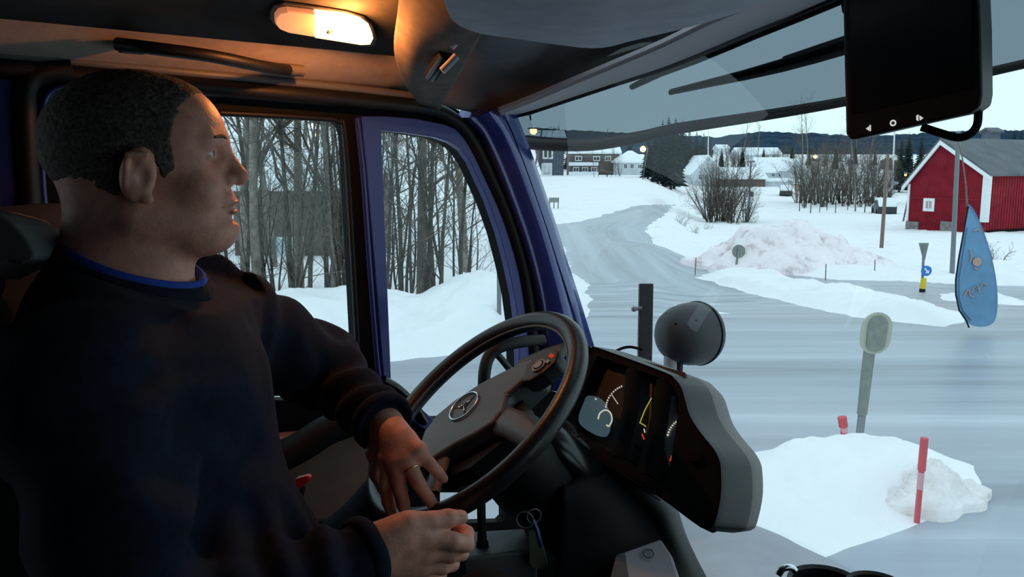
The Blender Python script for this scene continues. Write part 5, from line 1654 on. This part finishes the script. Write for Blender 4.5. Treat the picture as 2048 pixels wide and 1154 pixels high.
# ------------------------------------------------------------------ smooth implicit bodies
class SDF:
    def __init__(s, lo, hi, h):
        s.lo = np.asarray(lo, float); s.h = h
        s.n = np.ceil((np.asarray(hi) - s.lo) / h).astype(int) + 1
        s.D = np.full(s.n, 0.08, np.float32)
    def sub(s, lo, hi):
        a = np.clip(np.floor((np.asarray(lo) - s.lo) / s.h).astype(int), 0, s.n)
        b = np.clip(np.ceil((np.asarray(hi) - s.lo) / s.h).astype(int) + 1, 0, s.n)
        if np.any(b <= a): return None, None
        sl = tuple(slice(i, j) for i, j in zip(a, b))
        g = np.meshgrid(*[(s.lo[k] + s.h * np.arange(a[k], b[k])).astype(np.float32) for k in range(3)], indexing='ij', sparse=True)
        return sl, g
    def comb(s, sl, d, k, op):
        A = s.D[sl]
        if op == 'add':
            if k > 0:
                hh = np.clip(.5 + .5 * (A - d) / k, 0, 1)
                r = A * (1 - hh) + d * hh - k * hh * (1 - hh)
            else: r = np.minimum(A, d)
        else:
            d = -d
            hh = np.clip(.5 - .5 * (A - d) / max(k, 1e-6), 0, 1)
            r = A * (1 - hh) + d * hh + k * hh * (1 - hh)
        s.D[sl] = r
    def ell(s, c, r, ax=None, k=.01, op='add'):
        c = np.asarray(c, float); r = np.asarray([r] * 3 if not hasattr(r, '__len__') else r, float)
        A = np.eye(3) if ax is None else np.asarray(ax, float)
        e = np.sqrt(((A * r[:, None]) ** 2).sum(0)) + k * 1.5 + .02
        sl, g = s.sub(c - e, c + e)
        if sl is None: return s
        x, y, z = g[0] - c[0], g[1] - c[1], g[2] - c[2]
        q = [(A[i][0] * x + A[i][1] * y + A[i][2] * z) / r[i] for i in range(3)]
        k0 = np.sqrt(q[0] ** 2 + q[1] ** 2 + q[2] ** 2)
        k1 = np.sqrt((q[0] / r[0]) ** 2 + (q[1] / r[1]) ** 2 + (q[2] / r[2]) ** 2)
        d = k0 * (k0 - 1) / np.maximum(k1, 1e-6)
        s.comb(sl, d.astype(np.float32), k, op); return s
    def cap(s, a, b, ra, rb=None, k=.01, op='add', sq=None, sqa=1.0):
        """round cone a->b; sq: unit axis along which the section is scaled by sqa"""
        rb = ra if rb is None else rb
        a = np.asarray(a, float); b = np.asarray(b, float)
        m = max(ra, rb) * max(1, sqa) + k * 1.5 + .02
        sl, g = s.sub(np.minimum(a, b) - m, np.maximum(a, b) + m)
        if sl is None: return s
        ab = b - a; L2 = ab @ ab
        x, y, z = g[0] - a[0], g[1] - a[1], g[2] - a[2]
        t = np.clip((x * ab[0] + y * ab[1] + z * ab[2]) / L2, 0, 1)
        x = x - t * ab[0]; y = y - t * ab[1]; z = z - t * ab[2]
        if sq is not None:
            w = (x * sq[0] + y * sq[1] + z * sq[2]) * (1 / sqa - 1)
            x = x + w * sq[0]; y = y + w * sq[1]; z = z + w * sq[2]
        d = np.sqrt(x * x + y * y + z * z) - (ra + (rb - ra) * t)
        s.comb(sl, d.astype(np.float32), k, op); return s
    def chain(s, pts, rs, k=.008, **kw):
        for i in range(len(pts) - 1): s.cap(pts[i], pts[i + 1], rs[i], rs[i + 1], k if i == 0 else .003, **kw)
        return s
    def cut(s, p, n, lo=None, hi=None):
        """remove everything on the n side of the plane through p, inside the box"""
        p = np.asarray(p, float); n = np.asarray(n, float); n = n / np.linalg.norm(n)
        sl, g = s.sub(s.lo if lo is None else lo, s.lo + s.h * s.n if hi is None else hi)
        d = (g[0] - p[0]) * n[0] + (g[1] - p[1]) * n[1] + (g[2] - p[2]) * n[2]
        s.D[sl] = np.maximum(s.D[sl], d.astype(np.float32)); return s
    def coords(s):
        return np.meshgrid(*[(s.lo[k] + s.h * np.arange(s.n[k])) for k in range(3)], indexing='ij', sparse=True)
    def mesh(s):
        D = s.D
        ins = D < 0
        cnt = np.zeros(tuple(s.n - 1), np.uint8)
        for i in (0, 1):
            for j in (0, 1):
                for k in (0, 1):
                    cnt += ins[i:s.n[0] - 1 + i, j:s.n[1] - 1 + j, k:s.n[2] - 1 + k]
        ci = np.argwhere((cnt > 0) & (cnt < 8))
        vid = np.full(tuple(s.n - 1), -1, np.int32)
        vid[ci[:, 0], ci[:, 1], ci[:, 2]] = np.arange(len(ci))
        co = np.array([(i, j, k) for i in (0, 1) for j in (0, 1) for k in (0, 1)])
        val = np.stack([D[ci[:, 0] + c[0], ci[:, 1] + c[1], ci[:, 2] + c[2]] for c in co], 1)
        acc = np.zeros((len(ci), 3)); w = np.zeros(len(ci))
        for a in range(8):
            for b in range(a + 1, 8):
                if np.abs(co[a] - co[b]).sum() != 1: continue
                m = (val[:, a] < 0) != (val[:, b] < 0)
                t = val[m, a] / (val[m, a] - val[m, b])
                acc[m] += co[a] + t[:, None] * (co[b] - co[a]); w[m] += 1
        V = s.lo + s.h * (ci + acc / w[:, None])
        F = []
        for ax in range(3):
            o1, o2 = (ax + 1) % 3, (ax + 2) % 3
            sl0 = [slice(1, -1)] * 3; sl0[ax] = slice(0, -1)
            sl1 = [slice(1, -1)] * 3; sl1[ax] = slice(1, None)
            A = ins[tuple(sl0)]; B = ins[tuple(sl1)]
            e = np.argwhere(A != B)
            flip = A[e[:, 0], e[:, 1], e[:, 2]]
            off = np.ones(3, int); off[ax] = 0
            e = e + off
            q = []
            for (da, db) in ((-1, -1), (0, -1), (0, 0), (-1, 0)):
                c = e.copy(); c[:, o1] += da; c[:, o2] += db
                q.append(vid[c[:, 0], c[:, 1], c[:, 2]])
            q = np.stack(q, 1)
            q[~flip] = q[~flip][:, ::-1]
            F.append(q)
        F = np.concatenate(F)
        F = F[(F >= 0).all(1)]
        return V, F

# ------------------------------------------------------------------ the driver
HC = P(281, 352, 1.10)                       # between the ears
ha = math.radians(12)
hf = RR * math.cos(ha) + FH * math.sin(ha)   # where the face points
hf = hf + np.array([0, 0, .02]); hf /= np.linalg.norm(hf)
hl = np.cross(np.array([0, 0, 1.0]), hf); hl /= np.linalg.norm(hl)   # his left
hu = np.cross(hf, hl)
HA = np.array([hf, hl, hu])
def hp(x, y, z): return HC + hf * x + hl * y + hu * z
LS, RS = P(415, 628, 1.30), P(150, 762, .93)
LE, LW = P(648, 735, 1.50), P(772, 852, 1.325)
RE, RW = P(292, 1300, .95), P(728, 1112, 1.12)
tr_ = (LS - RS); tr_[2] *= .3; tr_ /= np.linalg.norm(tr_)            # toward his left
tf = np.cross(tr_, np.array([0, 0, 1.0])); tf /= np.linalg.norm(tf)
if np.dot(tf, RR) < 0: tf = -tf
NB = hp(-.040, 0, -.175)

BL = np.minimum.reduce([LS, RS, RE, LE, HC - .16]) - .06
BH = np.maximum.reduce([HC + .17, LW, RW, LE, P(945, 1080, 1.20), P(945, 1000, 1.35), P(935, 1060, 1.12)]) + .05
b = SDF((min(BL[0], -1.5), BL[1], P(300, 1330, 1.0)[2]), (BH[0], BH[1], HC[2] + .17), .0026)
# skull and face
b.ell(hp(-.006, 0, .043), (.110, .079, .090), HA, 0)
b.ell(hp(.050, 0, .046), (.056, .064, .064), HA, .02)
b.ell(hp(.052, 0, -.026), (.056, .060, .072), HA, .02)
b.ell(hp(.010, 0, -.040), (.062, .066, .052), HA, .02)
for sg in (-1, 1):
    b.cap(hp(.0, sg * .056, -.048), hp(.085, sg * .020, -.076), .022, .019, .02)
    b.ell(hp(.074, sg * .040, -.018), (.025, .022, .022), HA, .015)
    b.cap(hp(.0965, sg * .008, .044), hp(.090, sg * .040, .043), .0120, .0105, .012)
b.ell(hp(.098, 0, -.071), (.021, .022, .0165), HA, .014)                      # chin
b.ell(hp(.060, 0, -.086), (.045, .042, .020), HA, .02)                        # under the chin
for sg in (-1, 1):
    b.ell(hp(.103, sg * .032, .023), (.017, .017, .0115), HA, .010, 'sub')     # eye sockets
b.cap(hp(.1005, 0, .036), hp(.1215, 0, -.002), .0092, .0112, .010)              # nose
b.ell(hp(.1215, 0, -.004), (.0118, .0115, .0105), HA, .006)
for sg in (-1, 1):
    b.ell(hp(.107, sg * .0120, -.008), (.011, .0075, .008), HA, .006)
    b.ell(hp(.115, sg * .007, -.0175), (.005, .0035, .004), HA, .002, 'sub')
b.ell(hp(.102, 0, -.034), (.014, .026, .014), HA, .010)                       # muzzle
b.ell(hp(.113, 0, -.0365), (.0065, .019, .0042), HA, .003)                    # lips
b.ell(hp(.1105, 0, -.0495), (.0075, .017, .0048), HA, .003)
b.cap(hp(.1185, -.016, -.0425), hp(.1185, .016, -.0425), .0022, .0022, .002, 'sub')
b.cap(hp(.100, -.026, -.044), hp(.1185, -.014, -.0425), .002, .002, .003, 'sub')
b.cap(hp(.114, -.010, -.059), hp(.114, .010, -.059), .004, .004, .006, 'sub')
for sg in (-1, 1):                                                             # smile fold
    b.cap(hp(.098, sg * .024, -.010), hp(.089, sg * .036, -.045), .0022, .0018, .004, 'sub')
    b.cap(hp(.094, sg * .022, .0235), hp(.090, sg * .043, .0215), .0040, .0034, .003)    # lids
    b.cap(hp(.0955, sg * .022, .0325), hp(.090, sg * .043, .0310), .0036, .0034, .003)
# ears
for sg in (-1, 1):
    eax = np.array([hf * .94 + hu * -.15 + hl * sg * -.22, hl * sg + hf * .25, hu + hf * .12]); eax = eax / np.linalg.norm(eax, axis=1)[:, None]
    ec_ = hp(.014, sg * .083, .002)
    b.ell(ec_, (.021, .0085, .034), eax, .006)
    b.ell(hp(.022, sg * .0955, -.002), (.0105, .0105, .0165), eax, .003, 'sub'); b.ell(hp(.012, sg * .0955, .017), (.009, .006, .007), eax, .003, 'sub')
    b.cap(hp(.004, sg * .094, .018), hp(.000, sg * .091, -.010), .0045, .004, .003)
    b.cap(hp(.008, sg * .094, .026), hp(.026, sg * .090, .026), .0048, .004, .003)
    b.ell(hp(.022, sg * .083, -.027), (.0080, .006, .007), eax, .004)
# neck and trunk (inside the clothes)
b.cap(hp(-.028, 0, -.040), NB, .066, .080, .03, sq=hl, sqa=.92)
b.cap(hp(.01, 0, -.080), NB + tf * .02, .048, .075, .02)
SM = (LS + RS) / 2
b.cap(RS * .8 + SM * .2, LS * .8 + SM * .2, .055, .055, .04)
b.cap(NB, SM - np.array([0, 0, .08]), .08, .09, .04)
b.cap(LS, LE, .040, .036, .02); b.cap(LE, LW, .034, .026, .01)
b.cap(RS, RE, .040, .036, .02); b.cap(RE, RW, .036, .028, .01)

# left hand: back toward us, fingers hanging down over the wheel rim
def fing(pts, rs, k=.007): b.chain(pts, rs, k)
Lk = dict(i=P(776, 918, 1.285), m=P(793, 926, 1.272), r=P(815, 922, 1.268), p=P(836, 902, 1.272))
b.cap(LW, P(800, 885, 1.29), .027, .026, .012, sq=FV, sqa=.72)
for kk, rr_ in (('i', .0155), ('m', .0155), ('r', .0155), ('p', .0150)):
    b.cap(P(785, 872, 1.305), Lk[kk], .021, rr_, .012)
b.cap(LW, P(752, 905, 1.315), .021, .017, .012)
fing([Lk['i'], P(772, 972, 1.282), P(776, 1003, 1.295), P(783, 1026, 1.305)], [.0125, .0108, .0098, .0084])
fing([Lk['m'], P(800, 980, 1.268), P(806, 1008, 1.282), P(812, 1030, 1.298)], [.0125, .0110, .0100, .0085])
fing([Lk['r'], P(836, 966, 1.258), P(856, 996, 1.272), P(871, 1017, 1.286)], [.0125, .0108, .0098, .0084])
fing([Lk['p'], P(860, 928, 1.275), P(876, 945, 1.285), P(887, 957, 1.294)], [.0118, .0096, .0088, .0076])
fing([P(758, 905, 1.32), P(752, 945, 1.335), P(768, 975, 1.345), P(790, 990, 1.35)], [.016, .0125, .011, .009])

# right hand: loose fist, thumb laid along the bent index finger
k_i, k_m, k_r, k_p = P(846, 1072, 1.125), P(846, 1100, 1.135), P(838, 1128, 1.150), P(826, 1152, 1.165)
for q, rr_ in ((k_i, .0175), (k_m, .0165), (k_r, .016), (k_p, .015)):
    b.cap(P(752, 1108, 1.12), q, .028, rr_, .014)
b.cap(P(745, 1100, 1.115), P(800, 1072, 1.118), .030, .026, .014)
b.ell(P(815, 1100, 1.150), (.034, .032, .030), None, .014)
fing([k_i, P(905, 1082, 1.135), P(932, 1088, 1.150), P(934, 1066, 1.172), P(916, 1052, 1.185)], [.0140, .0125, .0112, .0100, .0085], .010)
fing([k_m, P(900, 1108, 1.150), P(922, 1106, 1.168), P(915, 1084, 1.190), P(890, 1078, 1.195)], [.0135, .0125, .0110, .0098, .0085], .010)
fing([k_r, P(884, 1132, 1.168), P(904, 1128, 1.186), P(896, 1106, 1.204), P(875, 1100, 1.205)], [.0130, .0120, .0105, .0095, .0085], .010)
fing([k_p, P(862, 1156, 1.182), P(880, 1150, 1.198), P(872, 1130, 1.212), P(855, 1126, 1.212)], [.0120, .0105, .0095, .0085, .0078], .010)
fing([P(772, 1078, 1.110), P(818, 1050, 1.118), P(862, 1043, 1.128), P(896, 1037, 1.140), P(922, 1034, 1.150)], [.0235, .0185, .0135, .0128, .0098], .012)
V, Fq = b.mesh()
BASE = np.array([HC[0], HC[1], 1.1])
person = mesh_obj('person', V, Fq, M['skin'], loc=BASE)
tag(person, 'driver in dark navy sweater with cropped hair, looking ahead, hands at the wheel', 'person')
sm_ = person.modifiers.new('smooth', 'SMOOTH'); sm_.factor = .5; sm_.iterations = 3

# nails
def nail(p, d, n, w=.0048, l=.0062):
    d = np.asarray(d); d = d / np.linalg.norm(d); n = np.asarray(n) - d * np.dot(n, d); n = n / np.linalg.norm(n)
    s_ = np.cross(d, n)
    mb = MB(); mb.ball(p, (l, w, .0016), 10, np.array([d, s_, n])); mb.build('fingernail', M['nail'], person)
vw = -FV
nail(P(887, 957, 1.294) + vw * .0068, P(887, 957, 1.294) - P(876, 945, 1.285), vw + UV * .3, .004, .005)
nail(P(871, 1016, 1.286) + vw * .0078, P(871, 1017, 1.286) - P(856, 996, 1.272), vw)
nail(P(812, 1029, 1.298) + vw * .0079, P(812, 1030, 1.298) - P(806, 1008, 1.282), vw)
nail(P(783, 1025, 1.305) + vw * .0078, P(783, 1026, 1.305) - P(776, 1003, 1.295), vw)
nail(P(921, 1034, 1.150) + vw * .0062 + UV * .007, P(922, 1034, 1.150) - P(896, 1037, 1.140), vw * .6 + UV, .0062, .0075)
# wedding ring on the left ring finger
rp = Lk['r'] * .62 + P(836, 966, 1.258) * .38
mb = MB(); mb.ring(rp, P(836, 966, 1.258) - Lk['r'], .0126, .0017, 32, 8); mb.build('wedding_ring', M['gold'], person)
# eyes
for sg in (-1, 1):
    mb = MB(); mb.ball(hp(.084, sg * .032, .027), .0122, 16); ey_ = mb.build('eyeball', M['eye'], person)
    mb = MB(); mb.ball(hp(.0925, sg * .031, .027), (.0045, .0055, .0055), 12, HA); mb.build('iris', M['iris'], ey_)
    mb = MB(); mb.tube(catmull([hp(.1085, sg * .012, .045), hp(.1060, sg * .026, .0485), hp(.0995, sg * .046, .0465)], 5), [.003, .0034, .0038, .0042, .0042, .004, .0038, .0034, .003, .0026, .002], 8, sy=.7)
    mb.build('eyebrow', M['hair'], person)

# hair: a thin cropped shell over the back and sides of the skull
hs = SDF(HC - .17, HC + .17, .003)
hs.ell(hp(-.006, 0, .043), (.1122, .0808, .0918), HA, 0)
hs.ell(hp(.048, 0, .048), (.0565, .0660, .0655), HA, .02)
hs.ell(hp(.0, 0, -.02), (.066, .0690, .058), HA, .02)
g = hs.coords()
X = g[0] - HC[0]; Y = g[1] - HC[1]; Z = g[2] - HC[2]
lx = X * hf[0] + Y * hf[1] + Z * hf[2]; ly = X * hl[0] + Y * hl[1] + Z * hl[2]; lz = X * hu[0] + Y * hu[1] + Z * hu[2]
nz = vnoise(lx * 260, ly * 260, lz * 260) * .0012
# front hairline leans back at the temple, sideburn ends at mid-ear, nape line falls behind the ear
front = lx - np.interp(lz, [-.03, .0, .02, .045, .07, .09, .11, .14], [.050, .052, .054, .052, .058, .074, .088, .098]) + .12 * np.abs(ly) * (lz > .08) * 1.0
low = np.interp(lx, [-.14, -.10, -.04, -.010, .006, .030, .038, .046], [-.075, -.085, -.070, -.020, .022, .026, -.005, -.010]) - lz
hs.D = np.maximum(np.maximum(hs.D + nz, front * .8), low * .8).astype(np.float32)
Vh, Fh_ = hs.mesh()
mesh_obj('hair', Vh, Fh_, M['hair'], person)

# lips tint
mb = MB(); mb.ball(hp(.1135, 0, -.0365), (.0066, .0180, .0036), 14, HA); mb.ball(hp(.1112, 0, -.0495), (.0074, .0165, .0042), 14, HA); mb.build('lips', M['lip'], person)

# sweater
lo_ = np.array([-1.55, -.12, P(300, 1420, 1.0)[2]]); hi_ = np.array([-.72, .86, HC[2] + .02])
s_ = SDF(lo_, hi_, .0058)
UPZ = np.array([0, 0, 1.0])
chest = SM - UPZ * .13 + tf * .005
belly = SM - UPZ * .36 + tf * .058
hipc = SM - UPZ * .52 + tf * .03
TAX = np.array([tf, tr_, np.cross(tf, tr_)])
s_.ell(chest, (.135, .205, .22), TAX, 0)
s_.ell(belly, (.158, .185, .20), TAX, .08)
s_.ell(hipc, (.16, .19, .16), TAX, .06)
s_.cap(RS - UPZ * .015, LS - UPZ * .015, .078, .074, .06)
for sh_ in (RS, LS):
    s_.cap(NB - UPZ * .02 + (sh_ - NB) * .12, sh_ + UPZ * .0, .070, .072, .05)
s_.cap(hp(-.022, 0, -.115), NB - UPZ * .05, .090, .11, .03)
s_.ell(NB * .5 + LS * .5 - UPZ * .015, .088, None, .04)
s_.ell(SM - tf * .07 + UPZ * .0, (.08, .15, .10), TAX, .05)
s_.chain([RS, RS * .5 + RE * .5, RE], [.086, .078, .068], .04)
s_.chain([RE, RE * .45 + RW * .55, P(738, 1106, 1.118)], [.068, .056, .047], .03)
s_.chain([LS, LS * .5 + LE * .5, LE], [.082, .074, .064], .04)
s_.chain([LE, LE * .5 + LW * .5, P(778, 856, 1.32)], [.064, .054, .045], .03)
gx = s_.coords()
def foldset(a, b_, amp, freq, rad, ph=0.0):
    a = np.asarray(a); ab = np.asarray(b_) - a; L = np.linalg.norm(ab); ab = ab / L
    x, y, z = gx[0] - a[0], gx[1] - a[1], gx[2] - a[2]
    t = x * ab[0] + y * ab[1] + z * ab[2]
    r2 = np.sqrt(np.maximum(x * x + y * y + z * z - t * t, 0))
    w = np.clip(1 - r2 / rad, 0, 1) * np.clip(t / .04, 0, 1) * np.clip((L - t) / .03, 0, 1)
    n = vnoise(x * 9 + ph, y * 9, z * 9)
    return amp * w * np.sin(t * freq + 3.2 * n + ph)
fold = foldset(LS, LE, .009, 75, .16) + foldset(LE, LW, .009, 95, .13, 1.0) + foldset(RS, RE, .014, 55, .18, 2.0) + foldset(RE, RW, .013, 100, .13, .5)
q = (gx[0] * 1.0, gx[1] * 1.0, gx[2] * 1.0)
u_ = q[0] * tf[0] + q[1] * tf[1] + q[2] * 0; v_ = q[0] * tr_[0] + q[1] * tr_[1]; w_ = q[2] + 0 * q[0]
fold = fold + .012 * vnoise((u_ * 4 + w_ * 7), (v_ * 7 + 0 * w_), (w_ * 5 - u_ * 9)) + .004 * vnoise(u_ * 22, v_ * 22, w_ * 22)
s_.D = (s_.D + fold).astype(np.float32)
# neck opening, cuffs
cn2 = hu + hf * .40; cn2 /= np.linalg.norm(cn2)
cpos = hp(-.020, 0, -.126)
s_.cut(cpos, cn2, cpos - .13, cpos + .2)
cd_ = (P(800, 892, 1.28) - LE); cd_ /= np.linalg.norm(cd_)
s_.cut(P(768, 846, 1.325), cd_, LW - .12, LW + .12)
cr_ = (RW - RE); cr_ /= np.linalg.norm(cr_)
s_.cut(P(738, 1106, 1.118), cr_, RW - .075, RW + .16)
Vs, Fs = s_.mesh()
swt = mesh_obj('sweater', Vs, Fs, M['sweater'], person)
m_ = swt.modifiers.new('smooth', 'SMOOTH'); m_.factor = .5; m_.iterations = 4
for (c_, n_, R_) in ((P(768, 846, 1.325) - cd_ * .006, cd_, .043), (P(738, 1106, 1.118) - cr_ * .006, cr_, .044)):
    mb = MB(); mb.ring(c_, n_, R_, .0075, 40, 10, sy=1.6); mb.build('cuff', M['sweater'], swt)
# collar band of the sweater and the blue shirt under it
e1_ = np.cross(tr_, cn2); e1_ /= np.linalg.norm(e1_)
if np.dot(e1_, tf) < 0: e1_ = -e1_
def ellring(c, a_, b_, r_, sy=1.0, n=cn2):
    mb = MB()
    pts = [c + e1_ * a_ * math.cos(t) + tr_ * b_ * math.sin(t) for t in np.linspace(0, 2 * math.pi, 49)]
    mb.tube(pts, r_, 10, cap=False, up=n, sx=1.0, sy=sy); return mb
ellring(cpos, .094, .094, .011, 1.5).build('collar', M['sweater'], swt)
ellring(cpos + cn2 * .010 - hu * .0, .086, .085, .0065, 1.9).build('shirt_collar', M['tshirt'], person)

# trousers and shoes
t_ = SDF((-1.6, .0, 1.12), (-.6, 1.2, P(300, 980, 1.1)[2] + .02), .008)
RH, LH = hipc - UPZ * .12 - tr_ * .10 - tf * .02, hipc - UPZ * .04 + tr_ * .11
RK, LK = P(985, 1240, 1.28), P(792, 1022, 1.50)
t_.cap(RH, LH, .125, .125, 0)
t_.cap(RH, RK, .090, .068, .04); t_.cap(LH, LK, .090, .068, .04)
RA, LA = RK + FH * .12 + RR * .05, LK + FH * .02 + RR * .05
RA[2] = LA[2] = 1.22
t_.cap(RK, RA, .066, .05, .03); t_.cap(LK, LA, .066, .05, .03)
gx = t_.coords()
t_.D = (t_.D + .008 * vnoise(gx[0] * 11, gx[1] * 11, gx[2] * 14)).astype(np.float32)
Vt, Ft = t_.mesh()
tt = mesh_obj('trousers', Vt, Ft, M['trousers'], person)
for A_ in (RA, LA):
    mb = MB(); f_ = np.array([.25, 1, 0]); f_ /= np.linalg.norm(f_)
    mb.tube([A_ - f_ * .07 + UPZ * -.06, A_ + UPZ * -.05, A_ + f_ * .12 - UPZ * .07, A_ + f_ * .2 - UPZ * .08], [.045, .055, .048, .03], 12, sy=.9); mb.build('shoe', M['shoe'], person)

# seat belt band across the body, red buckle
sb = empty('seat_belt', P(590, 970, 1.25), 'red seat belt buckle beside the driver\'s hip', 'seat belt')
mb = MB(); mb.plate([[P(x, y, 1.36) for x, y in [(588, 958), (616, 950), (622, 958), (594, 982)]]], FV * .018); mb.build('buckle', M['red'], sb, smooth=False, bevel=.004)
mb = MB(); mb.tube([P(600, 975, 1.37), P(590, 1040, 1.40), P(580, 1120, 1.42)], .010, 8, sx=1.0, sy=.4); mb.build('strap', M['belt'], sb)

# driver's seat
st = empty('driver_seat', np.array([-1.15, .12, 1.1]), 'driver seat with pale grey backrest edge behind his shoulder', 'seat')
bc = SM - tf * .235 - UPZ * .22
mb = MB(); mb.box(bc, (.12, .48, .78), (tf, tr_, UPZ)); mb.build('backrest', M['seat'], st, smooth=True, bevel=.04, seg=4)
mb = MB(); mb.box(hipc - UPZ * .27 + tf * .10, (.56, .52, .14), (tf, tr_, UPZ)); mb.build('cushion', M['seat'], st, smooth=True, bevel=.04, seg=4)
zc = 1.1
mb = MB(); cc = hipc - UPZ * .27 + tf * .05; mb.box((cc[0], cc[1], (zc + cc[2]) / 2 - .03), (.36, .36, cc[2] - zc - .06), (tf, tr_, UPZ)); mb.build('pedestal', M['black'], st, smooth=False, bevel=.01)
mb = MB(); mb.plate([[P(x, y, 1.0) for x, y in [(-60, 410), (0, 428), (26, 446), (54, 478), (70, 505), (66, 518), (40, 527), (16, 522), (-60, 560)]]], FV * .10); mb.build('headrest_wing', M['seatgrey'], st, smooth=False, bevel=.012, seg=3)
